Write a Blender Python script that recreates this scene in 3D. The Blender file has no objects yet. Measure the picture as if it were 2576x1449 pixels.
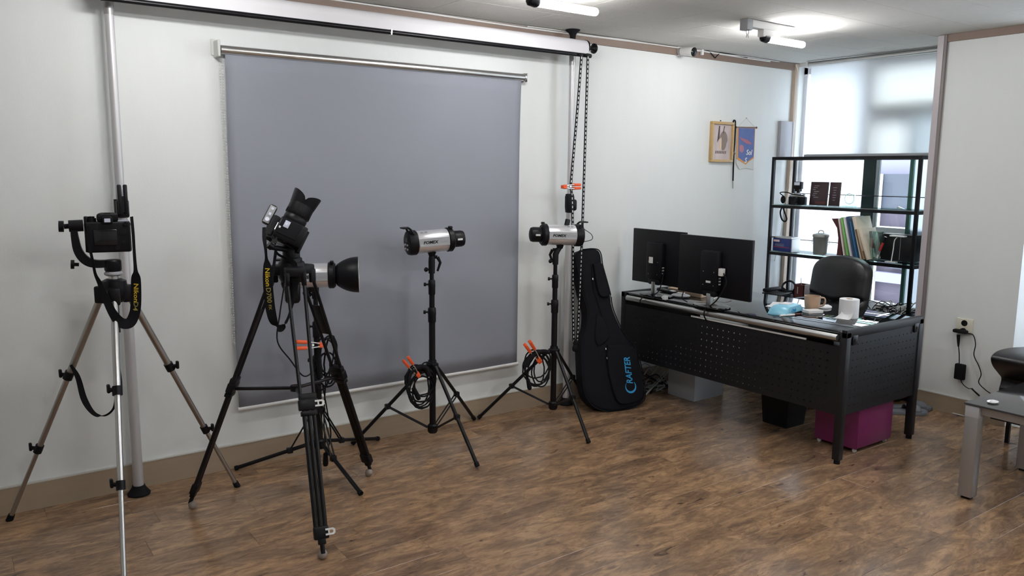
import bpy, bmesh, math, random
from mathutils import Vector as V, Matrix as Mx
from math import sin, cos, pi, radians
random.seed(7)
sc = bpy.context.scene
COL = sc.collection
# ------------------------------------------------------------------ camera
YAW, PIT, ROL, FPX, HC = radians(35.667), radians(8.4057), radians(0.5157), 1999.6, 1.5
Fw = V((sin(YAW)*cos(PIT), cos(YAW)*cos(PIT), -sin(PIT)))
r_ = V((cos(YAW), -sin(YAW), 0)); u_ = r_.cross(Fw)
Rt = cos(ROL)*r_ + sin(ROL)*u_; Up = -sin(ROL)*r_ + cos(ROL)*u_
CAM = V((0, 0, HC))
cd = bpy.data.cameras.new('camera'); cam = bpy.data.objects.new('main_camera', cd); COL.objects.link(cam)
cd.sensor_width = 36; cd.lens = FPX/2576*36; cd.clip_start = .05; cd.clip_end = 300
cam.matrix_world = Mx(((Rt.x, Up.x, -Fw.x, 0), (Rt.y, Up.y, -Fw.y, 0), (Rt.z, Up.z, -Fw.z, HC), (0, 0, 0, 1)))
sc.camera = cam
sc.view_settings.view_transform = 'Standard'; sc.view_settings.look = 'None'
sc.view_settings.gamma = 1; sc.view_settings.use_curve_mapping = False
sc.view_settings.exposure = 0.0
# ------------------------------------------------------------------ sky: plain bright overcast
w = bpy.data.worlds.new('overcast'); sc.world = w; w.use_nodes = True
bg = w.node_tree.nodes['Background']; bg.inputs[0].default_value = (.95, .98, 1, 1); bg.inputs[1].default_value = 8.0
LAMP = 134.0          # emission of the ceiling LED tubes

# pixel -> point helpers (measured sizes and places come from these)
def ray(x, y): return Fw*FPX + Rt*(x-1288) - Up*(y-724.5)
def PX(x, y, c): d = ray(x, y); return CAM + d*(c/d.x)
def PY(x, y, c): d = ray(x, y); return CAM + d*(c/d.y)
def PZ(x, y, c): d = ray(x, y); return CAM + d*((c-HC)/d.z)
def PP(x, y, p0, n): d = ray(x, y); return CAM + d*((p0-CAM).dot(n)/d.dot(n))

# ------------------------------------------------------------------ materials
def mat(name, col, rough=.5, metal=0, bump=0, bscale=60, var=0, vscale=6, trans=0, emit=None, estr=0, spec=.5, coat=0, alpha=1, stretch=(1, 1, 1)):
    m = bpy.data.materials.new(name); m.use_nodes = True
    nt = m.node_tree; N = nt.nodes; b = N['Principled BSDF']
    c = (*col, 1) if len(col) == 3 else col
    b.inputs['Base Color'].default_value = c; b.inputs['Roughness'].default_value = rough
    b.inputs['Metallic'].default_value = metal; b.inputs['Transmission Weight'].default_value = trans
    b.inputs['Specular IOR Level'].default_value = spec; b.inputs['Coat Weight'].default_value = coat
    b.inputs['Alpha'].default_value = alpha
    if emit: b.inputs['Emission Color'].default_value = (*emit, 1); b.inputs['Emission Strength'].default_value = estr
    tc = N.new('ShaderNodeTexCoord'); mp = N.new('ShaderNodeMapping'); mp.inputs['Scale'].default_value = stretch
    nt.links.new(tc.outputs['Object'], mp.inputs[0])
    if bump:
        n = N.new('ShaderNodeTexNoise'); n.inputs['Scale'].default_value = bscale; n.inputs['Detail'].default_value = 4
        bp = N.new('ShaderNodeBump'); bp.inputs['Strength'].default_value = bump; bp.inputs['Distance'].default_value = .002
        nt.links.new(mp.outputs[0], n.inputs['Vector']); nt.links.new(n.outputs[0], bp.inputs['Height']); nt.links.new(bp.outputs[0], b.inputs['Normal'])
    if var:
        n = N.new('ShaderNodeTexNoise'); n.inputs['Scale'].default_value = vscale; n.inputs['Detail'].default_value = 5
        r = N.new('ShaderNodeMapRange'); r.inputs['To Min'].default_value = 1-var; r.inputs['To Max'].default_value = 1+var
        mx = N.new('ShaderNodeMix'); mx.data_type = 'RGBA'; mx.blend_type = 'MULTIPLY'; mx.inputs['Factor'].default_value = 1
        nt.links.new(mp.outputs[0], n.inputs['Vector']); nt.links.new(n.outputs[0], r.inputs['Value'])
        mx.inputs['A'].default_value = c; nt.links.new(r.outputs[0], mx.inputs['B']); nt.links.new(mx.outputs['Result'], b.inputs['Base Color'])
    return m
M = {}
M['wall'] = mat('white_wallpaper', (.73, .755, .75), .85, bump=.25, bscale=90, var=.02, vscale=3, stretch=(6, 6, 1))
M['ceil'] = mat('ceiling_tile_board', (.62, .61, .58), .95, bump=.7, bscale=70, var=.05, vscale=40)
M['brown'] = mat('brown_film_trim', (.22, .16, .128), .55, var=.08, vscale=8, stretch=(.3, 1, 8))
M['beige'] = mat('beige_wood_trim', (.50, .40, .31), .5, var=.06, vscale=8)
M['base'] = mat('brown_vinyl_baseboard', (.34, .265, .19), .45, var=.1, vscale=4, stretch=(.3, 1, 10))
M['lip'] = mat('pale_baseboard_lip', (.55, .54, .5), .5)
M['striplt'] = mat('pale_mauve_strip', (.46, .42, .44), .4)
M['stripdk'] = mat('grey_brown_strip', (.19, .165, .16), .5)
M['black'] = mat('black_plastic', (.005, .005, .007), .42, bump=.1, bscale=200, spec=.22)
M['blackm'] = mat('black_painted_metal', (.006, .006, .008), .35, metal=.3, bump=.05, bscale=200, spec=.38)
M['blackg'] = mat('gloss_black', (.004, .004, .005), .12)
M['mirror'] = mat('black_glass_top', (.004, .005, .006), .015, spec=.9)
M['rubber'] = mat('black_rubber', (.006, .006, .008), .8, spec=.22)
M['leather'] = mat('black_leather', (.007, .007, .009), .36, bump=.35, bscale=160)
M['nylon'] = mat('black_nylon', (.004, .0045, .008), .85, bump=.5, bscale=400, spec=.22)
M['web'] = mat('black_webbing', (.006, .006, .008), .9, bump=.4, bscale=500, spec=.22)
M['desk'] = mat('black_powder_coat', (.006, .006, .008), .5, bump=.15, bscale=300, spec=.38)
M['deskside'] = M['desk']
M['alu'] = mat('silver_aluminium', (.62, .62, .61), .32, metal=1, bump=.05, bscale=80, stretch=(1, 1, 30))
M['bronze'] = mat('titanium_grey_aluminium', (.40, .375, .35), .38, metal=1)
M['strobe'] = mat('brushed_silver_shell', (.80, .80, .83), .30, metal=.7, bump=.1, bscale=120, stretch=(30, 1, 1))
M['chrome'] = mat('chrome', (.8, .8, .8), .12, metal=1)
M['polew'] = mat('pale_grey_pole', (.55, .545, .56), .35, metal=.35)
M['poleg'] = mat('grey_pole_section', (.36, .36, .36), .4, metal=.5)
M['white'] = mat('white_plastic', (.75, .75, .74), .4)
M['cream'] = mat('cream_plastic', (.66, .63, .52), .45)
M['paper'] = mat('white_paper', (.72, .71, .74), .75, bump=.1, bscale=30)
M['tissue'] = mat('white_tissue', (.78, .78, .79), .9, bump=.6, bscale=150)
M['grey'] = mat('light_grey_plastic', (.36, .37, .39), .5)
M['panelg'] = mat('grey_panel_paint', (.33, .335, .36), .5)
M['greybox'] = mat('grey_painted_metal', (.46, .48, .52), .4, metal=.2)
M['backdrop'] = mat('grey_screen_fabric', (.262, .275, .318), .9, bump=.25, bscale=350, var=.03, vscale=3)
M['selv'] = mat('white_fabric_edge', (.62, .63, .6), .8)
M['mug'] = mat('tan_ceramic', (.45, .30, .20), .3)
M['wood'] = mat('pale_bamboo', (.62, .46, .32), .5, var=.1, vscale=10, stretch=(1, 8, 1))
M['gold'] = mat('gold_wood_frame', (.50, .34, .15), .4, var=.12, vscale=30)
M['dkwood'] = mat('dark_wood', (.13, .07, .04), .45)
M['purple'] = mat('magenta_steel', (.165, .016, .088), .4, bump=.05, bscale=100)
M['orange'] = mat('orange_vinyl', (.80, .10, .02), .45)
M['blue'] = mat('light_blue_print', (.02, .30, .62), .5)
M['yellow'] = mat('yellow_embroidery', (.75, .52, .03), .6)
M['olive'] = mat('dull_yellow_embroidery', (.33, .27, .06), .7)
M['wipes'] = mat('aqua_film', (.22, .55, .72), .3, var=.15, vscale=25)
M['navy'] = mat('navy_print', (.015, .03, .15), .45)
M['red'] = mat('red_plastic', (.40, .03, .03), .4)
M['maroon'] = mat('maroon_board', (.07, .012, .012), .35)
M['album'] = mat('dark_album_cover', (.03, .012, .015), .35, var=.5, vscale=6)
M['tin'] = mat('galvanised_tin', (.30, .31, .29), .45, metal=.6, var=.1, vscale=20)
M['green'] = mat('green_board', (.20, .48, .14), .6)
M['pink'] = mat('pale_pink_board', (.66, .48, .46), .6)
M['creamb'] = mat('cream_folder', (.70, .62, .50), .7)
M['binder'] = mat('navy_binder', (.02, .05, .12), .45)
M['dkblue'] = mat('blue_folder', (.03, .12, .25), .5)
M['tan'] = mat('tan_cover', (.34, .24, .13), .6)
M['screen'] = mat('dark_lcd', (.01, .01, .012), .08)
M['lcdtop'] = mat('pale_lcd', (.62, .66, .78), .15)
M['lens'] = mat('lens_glass', (.01, .012, .02), .03, coat=1)
M['ledoff'] = mat('led_tube_body', (.7, .7, .7), .4)
M['led'] = mat('lit_led_tube', (1, 1, 1), .5, emit=(1, .99, .985), estr=LAMP)
M['winframe'] = mat('dark_green_frame', (.012, .03, .03), .4)
M['sash'] = mat('white_sash', (.75, .76, .8), .4)
M['tealframe'] = mat('teal_sash_edge', (.03, .12, .09), .4)
M['brass'] = mat('rubbed_ball_foot', (.27, .23, .2), .5)
M['slip'] = mat('grey_foam', (.14, .15, .17), .7)
M['bldg'] = mat('mauve_grey_cladding', (.050, .041, .068), .8, var=.12, vscale=1.5)
M['bldgl'] = mat('pale_lavender_render', (.165, .165, .275), .8)
M['bldgd'] = mat('slate_panel', (.037, .045, .07), .7, var=.15, vscale=2)
M['ground'] = mat('street_concrete', (.3, .3, .3), .9)
M['tableglass'] = mat('black_table_glass', (.035, .036, .04), .1, coat=.5)
M['tableled'] = mat('satin_grey_leg', (.36, .35, .35), .35, metal=.6)
M['pennant'] = mat('blue_pennant_cloth', (.10, .15, .36), .7, var=.25, vscale=14)
M['inside'] = mat('silver_reflector_lining', (.85, .85, .85), .35, metal=1)
def glassy(name, col, rough, mixf):
    m = bpy.data.materials.new(name); m.use_nodes = True; nt = m.node_tree; N = nt.nodes
    N.remove(N['Principled BSDF']); out = N['Material Output']
    t = N.new('ShaderNodeBsdfTransparent'); t.inputs[0].default_value = (*col, 1)
    g = N.new('ShaderNodeBsdfGlossy'); g.inputs['Roughness'].default_value = rough
    fr = N.new('ShaderNodeFresnel'); fr.inputs[0].default_value = 1.45
    mx = N.new('ShaderNodeMixShader'); nt.links.new(fr.outputs[0], mx.inputs[0]) if mixf is None else None
    if mixf is not None: mx.inputs[0].default_value = mixf
    nt.links.new(t.outputs[0], mx.inputs[1]); nt.links.new(g.outputs[0], mx.inputs[2]); nt.links.new(mx.outputs[0], out.inputs[0]); return m
M['glass'] = glassy('clear_glass', (.93, .97, .97), .02, None)
M['shelfglass'] = glassy('shelf_glass', (.80, .92, .90), .03, .22)
def translucent(name, col, tcol, f):
    m = bpy.data.materials.new(name); m.use_nodes = True; nt = m.node_tree; N = nt.nodes
    N.remove(N['Principled BSDF']); out = N['Material Output']
    d = N.new('ShaderNodeBsdfDiffuse'); d.inputs[0].default_value = (*col, 1)
    t = N.new('ShaderNodeBsdfTranslucent'); t.inputs[0].default_value = (*tcol, 1)
    mx = N.new('ShaderNodeMixShader'); mx.inputs[0].default_value = f
    nt.links.new(d.outputs[0], mx.inputs[1]); nt.links.new(t.outputs[0], mx.inputs[2]); nt.links.new(mx.outputs[0], out.inputs[0]); return m
M['blind'] = translucent('white_blind_fabric', (.8, .8, .8), (.95, .96, .96), .72)
M['frost'] = translucent('frosted_glass', (.7, .78, .85), (.90, .95, 1.0), .86)
M['clearp'] = translucent('clear_pot', (.6, .6, .62), (.6, .6, .62), .5)

def floor_mat():
    m = bpy.data.materials.new('rustic_oak_vinyl'); m.use_nodes = True; nt = m.node_tree; N = nt.nodes; L = nt.links; b = N['Principled BSDF']
    geo = N.new('ShaderNodeNewGeometry'); oi = N.new('ShaderNodeObjectInfo')
    sp = N.new('ShaderNodeVectorMath'); sp.operation = 'SCALE'; cr = N.new('ShaderNodeCombineXYZ')
    mul = N.new('ShaderNodeMath'); mul.operation = 'MULTIPLY'; mul.inputs[1].default_value = 37.
    L.new(oi.outputs['Random'], mul.inputs[0]); L.new(mul.outputs[0], cr.inputs[0]); L.new(mul.outputs[0], cr.inputs[2])
    add = N.new('ShaderNodeVectorMath'); L.new(geo.outputs['Position'], add.inputs[0]); L.new(cr.outputs[0], add.inputs[1])
    mp = N.new('ShaderNodeMapping'); mp.inputs['Scale'].default_value = (1, 2.9, 1); L.new(add.outputs[0], mp.inputs[0])
    def noise(s, d, dist, rough=.6):
        n = N.new('ShaderNodeTexNoise'); n.inputs['Scale'].default_value = s; n.inputs['Detail'].default_value = d
        n.inputs['Distortion'].default_value = dist; n.inputs['Roughness'].default_value = rough; L.new(mp.outputs[0], n.inputs['Vector']); return n
    n1 = noise(2.9, 8, 1.0, .68)
    n2 = noise(9, 9, 1.5, .72)
    n3 = noise(8.5, 4, 1.2, .55)
    cr1 = N.new('ShaderNodeValToRGB'); e = cr1.color_ramp.elements
    e[0].position = .34; e[0].color = (.155, .100, .066, 1); e[1].position = .66; e[1].color = (.43, .275, .158, 1)
    k = cr1.color_ramp.elements.new(.5); k.color = (.265, .172, .106, 1)
    L.new(n1.outputs[0], cr1.inputs[0])
    cr2 = N.new('ShaderNodeValToRGB'); e = cr2.color_ramp.elements
    e[0].position = .34; e[0].color = (.60, .57, .56, 1); e[1].position = .60; e[1].color = (1.15, 1.09, 1.02, 1)
    L.new(n2.outputs[0], cr2.inputs[0])
    cr3 = N.new('ShaderNodeValToRGB'); e = cr3.color_ramp.elements
    e[0].position = .27; e[0].color = (.25, .2, .2, 1); e[1].position = .35; e[1].color = (1, 1, 1, 1)
    L.new(n3.outputs[0], cr3.inputs[0])
    a = N.new('ShaderNodeMix'); a.data_type = 'RGBA'; a.blend_type = 'MULTIPLY'; a.inputs['Factor'].default_value = 1
    L.new(cr1.outputs[0], a.inputs['A']); L.new(cr2.outputs[0], a.inputs['B'])
    c = N.new('ShaderNodeMix'); c.data_type = 'RGBA'; c.blend_type = 'MULTIPLY'; c.inputs['Factor'].default_value = 1
    L.new(a.outputs['Result'], c.inputs['A']); L.new(cr3.outputs[0], c.inputs['B'])
    L.new(c.outputs['Result'], b.inputs['Base Color'])
    bp = N.new('ShaderNodeBump'); bp.inputs['Strength'].default_value = .22; bp.inputs['Distance'].default_value = .0012
    L.new(n2.outputs[0], bp.inputs['Height']); L.new(bp.outputs[0], b.inputs['Normal'])
    b.inputs['Roughness'].default_value = .2; b.inputs['Specular IOR Level'].default_value = .55
    return m
M['floor'] = floor_mat()

# ------------------------------------------------------------------ mesh helpers
def T(x, y, z): return Mx.Translation((x, y, z))
def RZ(a): return Mx.Rotation(a, 4, 'Z')
def RX(a): return Mx.Rotation(a, 4, 'X')
def RY(a): return Mx.Rotation(a, 4, 'Y')
def frame(o, x, y, z): return Mx(((x[0], y[0], z[0], o[0]), (x[1], y[1], z[1], o[1]), (x[2], y[2], z[2], o[2]), (0, 0, 0, 1)))
def along(a, b):
    a, b = V(a), V(b); z = (b-a).normalized(); q = z.to_track_quat('Z', 'Y'); return T(*a) @ q.to_matrix().to_4x4()
I4 = Mx.Identity(4)
def catmull(pts, n=8):
    P = [V(p) for p in pts]; out = []
    for i in range(len(P)-1):
        a = P[i-1] if i else P[i]*2-P[i+1]; b, c = P[i], P[i+1]; d = P[i+2] if i+2 < len(P) else P[i+1]*2-P[i]
        for k in range(n):
            t = k/n; out.append(.5*((2*b)+(c-a)*t+(2*a-5*b+4*c-d)*t*t+(3*b-a-3*c+d)*t**3))
    out.append(P[-1]); return out
class MB:
    def __init__(s, mx=I4): s.bm = bmesh.new(); s.mx = mx; s.mi = 0
    def _f(s, vs):
        try: f = s.bm.faces.new(vs); f.material_index = s.mi; return f
        except ValueError: return None
    def v(s, p): return s.bm.verts.new(s.mx @ V(p))
    def box(s, c, d, m=I4, bev=0):
        cx, cy, cz = c; x, y, z = d[0]/2, d[1]/2, d[2]/2
        if bev:
            t = bmesh.new(); bmesh.ops.create_cube(t, size=1)
            bmesh.ops.scale(t, vec=d, verts=t.verts)
            bmesh.ops.bevel(t, geom=t.edges[:], offset=min(bev, min(d)*.45), segments=2, affect='EDGES', profile=.5)
            mp = {q: s.bm.verts.new(s.mx @ (m @ (q.co+V(c)))) for q in t.verts}
            for f in t.faces: s._f([mp[q] for q in f.verts])
            t.free(); return s
        vs = [s.bm.verts.new(s.mx @ (m @ V((cx+i*x, cy+j*y, cz+k*z)))) for i in (-1, 1) for j in (-1, 1) for k in (-1, 1)]
        for f in ((0, 1, 3, 2), (4, 6, 7, 5), (0, 4, 5, 1), (2, 3, 7, 6), (0, 2, 6, 4), (1, 5, 7, 3)): s._f([vs[i] for i in f])
        return s
    def bb(s, a, b, bev=0):
        return s.box([(a[i]+b[i])/2 for i in range(3)], [abs(b[i]-a[i]) for i in range(3)], bev=bev)
    def lathe(s, prof, m=I4, n=24, cap=True, sq=(1, 1)):
        rings = []
        for r, z in prof: rings.append([s.bm.verts.new(s.mx @ (m @ V((max(r, 1e-5)*cos(2*pi*i/n)*sq[0], max(r, 1e-5)*sin(2*pi*i/n)*sq[1], z)))) for i in range(n)])
        for a, b in zip(rings, rings[1:]):
            for i in range(n): s._f([a[i], a[(i+1) % n], b[(i+1) % n], b[i]])
        if cap: s._f(rings[0][::-1]); s._f(rings[-1])
        return s
    def cyl(s, a, b, r, r2=None, n=16):
        L = (V(b)-V(a)).length; return s.lathe([(r, 0), (r if r2 is None else r2, L)], along(a, b), n)
    def ball(s, c, r, n=16, sq=(1, 1, 1)):
        m = T(*c) @ Mx.Diagonal((sq[0], sq[1], sq[2], 1)); k = n//2
        return s.lathe([(r*sin(pi*i/k), -r*cos(pi*i/k)) for i in range(k+1)], m, n, cap=False)
    def tube(s, pts, r, n=8, close=False):
        pts = [V(p) for p in pts]; rings = []; N = len(pts); up = None
        for i, p in enumerate(pts):
            if close: t = pts[(i+1) % N]-pts[i-1]
            else: t = pts[min(i+1, N-1)]-pts[max(i-1, 0)]
            t.normalize()
            if up is None: up = t.orthogonal().normalized()
            up = (up-t*up.dot(t)); up = up.normalized() if up.length > 1e-6 else t.orthogonal().normalized()
            sd = t.cross(up); rr = r[i] if isinstance(r, (list, tuple)) else r
            rings.append([s.bm.verts.new(s.mx @ (p+(up*cos(2*pi*k/n)+sd*sin(2*pi*k/n))*rr)) for k in range(n)])
        for i in range(N-1 + (1 if close else 0)):
            a, b = rings[i], rings[(i+1) % N]
            for k in range(n): s._f([a[k], a[(k+1) % n], b[(k+1) % n], b[k]])
        if not close: s._f(rings[0][::-1]); s._f(rings[-1])
        return s
    def prism(s, outl, h, m=I4, z0=0, bev=0):
        t = bmesh.new(); a = [t.verts.new((x, y, z0)) for x, y in outl]; f = t.faces.new(a)
        if h:
            e = bmesh.ops.extrude_face_region(t, geom=[f]); bmesh.ops.translate(t, vec=(0, 0, h), verts=[g for g in e['geom'] if isinstance(g, bmesh.types.BMVert)])
        bmesh.ops.recalc_face_normals(t, faces=t.faces)
        if bev:
            ed = [q for q in t.edges if abs(q.verts[0].co.z-q.verts[1].co.z) < 1e-6]
            bmesh.ops.bevel(t, geom=ed, offset=bev, segments=3, affect='EDGES', profile=.5)
        mp = {q: s.bm.verts.new(s.mx @ (m @ q.co)) for q in t.verts}
        for f in t.faces: s._f([mp[q] for q in f.verts])
        t.free(); return s
    def text(s, txt, size, m=I4, ext=.0006, fn=None, shear=0, sx=1, align='CENTER', bold=0):
        cu = bpy.data.curves.new('t', 'FONT'); cu.body = txt; cu.size = size; cu.extrude = ext; cu.shear = shear
        cu.align_x = align; cu.align_y = 'CENTER'; cu.offset = bold; cu.resolution_u = 2
        o = bpy.data.objects.new('t', cu); COL.objects.link(o); dg = bpy.context.evaluated_depsgraph_get()
        me = bpy.data.meshes.new_from_object(o.evaluated_get(dg)); bpy.data.objects.remove(o); bpy.data.curves.remove(cu)
        vs = []
        for q in me.vertices:
            c = V((q.co.x*sx, q.co.y, q.co.z)); c = fn(c) if fn else m @ c; vs.append(s.bm.verts.new(s.mx @ c))
        for p in me.polygons: s._f([vs[i] for i in p.vertices])
        bpy.data.meshes.remove(me); return s
    def obj(s, name, mats, parent=None, smooth=None, bev=0):
        bmesh.ops.recalc_face_normals(s.bm, faces=s.bm.faces)
        me = bpy.data.meshes.new(name); 
        off = wloc(parent) if parent else V((0, 0, 0))
        if off.length: bmesh.ops.translate(s.bm, vec=-off, verts=s.bm.verts)
        if bev: bmesh.ops.bevel(s.bm, geom=s.bm.edges[:], offset=bev, segments=1, affect='EDGES')
        s.bm.to_mesh(me); s.bm.free()
        for q in (mats if isinstance(mats, (list, tuple)) else [mats]): me.materials.append(M[q] if isinstance(q, str) else q)
        if smooth is not False:
            me.shade_smooth(); me.set_sharp_from_angle(angle=radians(smooth or 38))
        o = bpy.data.objects.new(name, me); COL.objects.link(o)
        if parent: o.parent = parent
        return o
def wloc(o):
    p = V(o.location)
    while o.parent: o = o.parent; p = p+V(o.location)
    return p
def tag(o, label=None, cat=None, group=None, kind=None):
    if label: o['label'] = label
    if cat: o['category'] = cat
    if group: o['group'] = group
    if kind: o['kind'] = kind
    return o
def thing(name, loc, label, cat, group=None):
    o = bpy.data.objects.new(name, None); o.empty_display_size = .05; COL.objects.link(o); o.location = loc
    return tag(o, label, cat, group)
def struct(name, mb, m, parent=None, **k):
    o = mb.obj(name, m, parent, **k)
    if not parent: o['kind'] = 'structure'
    return o

# ================================================================== SETTING
YB = 3.94; XR = 5.56; HCEIL = 2.35; XL = -1.6; YF = -2.2; XP = 5.12; PY0, PY1 = 2.02, 2.60
# floor with planks
fl = struct('floor', MB().bb((XL-.2, YF-.2, -.12), (XR+.3, YB+.2, -.006)), 'floor')
PW, PL = .152, .914
def plank_mesh(L, W):
    g = .0006; b = bmesh.new(); bmesh.ops.create_cube(b, size=1); bmesh.ops.scale(b, vec=(L-g, W-g, .006), verts=b.verts)
    bmesh.ops.bevel(b, geom=[e for e in b.edges if e.verts[0].co.z > 0 and e.verts[1].co.z > 0], offset=.0007, segments=1, affect='EDGES')
    me = bpy.data.meshes.new('plank'); b.to_mesh(me); b.free(); me.materials.append(M['floor']); return me
pm = {}
rest = MB(); row = 0; y = YB-PW/2
while y > YF-.1:
    offx = {0: .27, 1: .58, 2: .66, 3: .12}.get(row % 7, (row*.371) % PL); x = XL-PL+((offx-XL) % PL)
    while x < XR+.1:
        a, b = max(x, XL-.1), min(x+PL, XR+.1)
        if b-a > .03:
            if y > .95 and b > -.1:
                k = round(b-a, 3)
                if k not in pm: pm[k] = plank_mesh(k, PW)
                o = bpy.data.objects.new('plank', pm[k]); COL.objects.link(o); o.parent = fl; o.location = ((a+b)/2, y, -.003)
            else: rest.bb((a+.0003, y-PW/2+.0003, -.006), (b-.0003, y+PW/2-.0003, 0))
        x += PL
    y -= PW; row += 1
o = rest.obj('planking', 'floor', fl); o['kind'] = 'stuff'
# walls
struct('wall_back', MB().bb((XL-.2, YB, 0), (XR+.3, YB+.2, HCEIL+.1)), 'wall')
struct('wall_left', MB().bb((XL-.2, YF-.2, 0), (XL, YB, HCEIL+.1)), 'wall')
struct('wall_front', MB().bb((XL, YF-.2, 0), (XR+.3, YF, HCEIL+.1)), 'wall')
WY0, WY1, WZ0, WZ1 = 2.62, 3.91, .50, 2.32
mb = MB(); mb.bb((XR, YF, 0), (XR+.2, YB, WZ0)); mb.bb((XR, YF, WZ1), (XR+.2, YB, HCEIL+.1)); mb.bb((XR, WY1, WZ0), (XR+.2, YB, WZ1))
mb.bb((XR, 2.0, WZ0), (XR+.2, WY0, WZ1)); mb.bb((XR, YF, WZ0), (XR+.2, .2, WZ1))
struct('wall_right', mb, 'wall')
struct('wall_pier', MB().bb((XP, PY0, 0), (XR, PY1, HCEIL)), 'wall')
# ceiling of board tiles
ce = struct('ceiling', MB().bb((XL-.2, YF-.2, HCEIL+.012), (XR+.3, YB+.2, HCEIL+.2)), 'ceil')
TW, TL = .3035, .607; cm = {}
rest = MB(); row = 0; y = 3.243+TW*2.5
def tile_mesh(L, W):
    b = bmesh.new(); bmesh.ops.create_cube(b, size=1); bmesh.ops.scale(b, vec=(L-.0008, W-.0008, .012), verts=b.verts)
    bmesh.ops.bevel(b, geom=[e for e in b.edges if e.verts[0].co.z < 0 and e.verts[1].co.z < 0], offset=.0012, segments=1, affect='EDGES')
    me = bpy.data.meshes.new('ceiling_tile'); b.to_mesh(me); b.free(); me.materials.append(M['ceil']); return me
while y > YF-.1:
    x = 3.129+(TL/2 if row % 2 else 0)-TL*9
    while x < XR+.1:
        a, b = max(x, XL-.1), min(x+TL, XR+.1); y1 = min(y+TW/2, YB+.02)
        if b-a > .03:
            if y > .9 and b > .6+0*y:
                k = (round(b-a, 3), round(y1-(y-TW/2), 3))
                if k not in cm: cm[k] = tile_mesh(*k)
                o = bpy.data.objects.new('ceiling_tile', cm[k]); COL.objects.link(o); o.parent = ce; o.location = ((a+b)/2, (y1+y-TW/2)/2, HCEIL+.006)
            else: rest.bb((a+.0004, y-TW/2+.0004, HCEIL), (b-.0004, y1-.0004, HCEIL+.012))
        x += TL
    y -= TW; row += 1
o = rest.obj('ceiling_boarding', 'ceil', ce); o['kind'] = 'stuff'
# trims, baseboards
struct('trim_1', MB().bb((XL, YB-.018, 2.295), (5.53, YB, 2.345)), 'brown', bev=.001)
mb = MB(); mb.bb((5.515, YB-.03, .0), (XR, YB, 2.345)); struct('trim_2', mb, 'beige', bev=.002)
struct('trim_3', MB().bb((XP-.012, PY0, 2.305), (XP, PY1, HCEIL)), 'brown', bev=.001)
mb = MB(); mb.bb((XP-.016, PY1-.028, 0), (XP+.02, PY1+.012, HCEIL-.002)); struct('trim_4', mb, 'striplt', bev=.002)
struct('trim_5', MB().bb((XP-.018, PY1-.046, 0), (XP-.001, PY1-.030, HCEIL-.002)), 'stripdk', bev=.001)
bb = struct('baseboard_back', MB().bb((XL, YB-.012, 0), (5.515, YB, .120)), 'base')
MB().bb((XL, YB-.014, .120), (5.515, YB, .126)).obj('lip', 'lip', bb)
bb = struct('baseboard_pier', MB().bb((XP-.012, PY0, 0), (XP, PY1-.03, .106)), 'base')
MB().bb((XP-.014, PY0, .106), (XP, PY1-.03, .112)).obj('lip', 'lip', bb)
# window 1 (behind shelf)
XW = XR+.07
w1 = struct('window_1', MB().bb((XW, WY0, WZ0), (XW+.05, WY0+.03, WZ1)).bb((XW, WY1-.03, WZ0), (XW+.05, WY1, WZ1)).bb((XW, WY0, WZ0), (XW+.05, WY1, WZ0+.05)).bb((XW, WY0, WZ1-.05), (XW+.05, WY1, WZ1)), 'sash')
MB().bb((XW-.02, 3.245, WZ0+.05), (XW+.05, 3.345, WZ1-.05)).obj('mullion', 'winframe', w1, bev=.003)
MB().bb((XW, WY0+.03, 1.90), (XW+.05, 3.245, 2.02)).obj('transom', 'winframe', w1, bev=.003)
MB().bb((XW, WY0+.03, 1.07), (XW+.04, 3.245, 1.11)).obj('rail', 'sash', w1, bev=.003)
MB().bb((XW, WY0+.03, .93), (XW+.03, 3.245, 1.07)).obj('rail', 'winframe', w1, bev=.003)
MB().bb((XW+.01, 3.345, WZ0+.05), (XW+.018, WY1-.03, WZ1-.05)).obj('pane', 'frost', w1); w1.children[-1]['label'] = 'frosted white pane'
MB().bb((XW+.02, WY0+.03, WZ0+.05), (XW+.026, 3.245, WZ1-.05)).obj('pane', 'glass', w1)
MB().bb((XW-.035, 2.960, WZ0+.05), (XW-.002, 2.985, 1.9)).obj('sash_edge', 'tealframe', w1, bev=.002)
MB().bb((XW-.02, WY0+.0, WZ0+.05), (XW-.012, 2.955, 1.9)).obj('pane', 'frost', w1)
mb = MB(T(XW-.05, 2.99, 1.245) @ RX(radians(20))); mb.box((0, 0, 0), (.018, .11, .016), bev=.005); mb.box((.02, -.03, 0), (.03, .03, .02), bev=.004); mb.obj('handle', 'alu', w1)
struct('trim_6', MB().bb((XR-.03, WY0-.01, WZ0-.02), (XW, WY1+.01, WZ0)), 'sash', bev=.002)
# window 2 beyond the pier, mostly out of frame
w2 = struct('window_2', MB().bb((XW, .2, WZ0), (XW+.05, 2.0, WZ0+.05)).bb((XW, .2, WZ1-.05), (XW+.05, 2.0, WZ1)).bb((XW, .2, WZ0), (XW+.05, .25, WZ1)).bb((XW, 1.95, WZ0), (XW+.05, 2.0, WZ1)), 'sash')
MB().bb((XW+.02, .25, WZ0+.05), (XW+.026, 1.95, WZ1-.05)).obj('pane', 'frost', w2)
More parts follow.
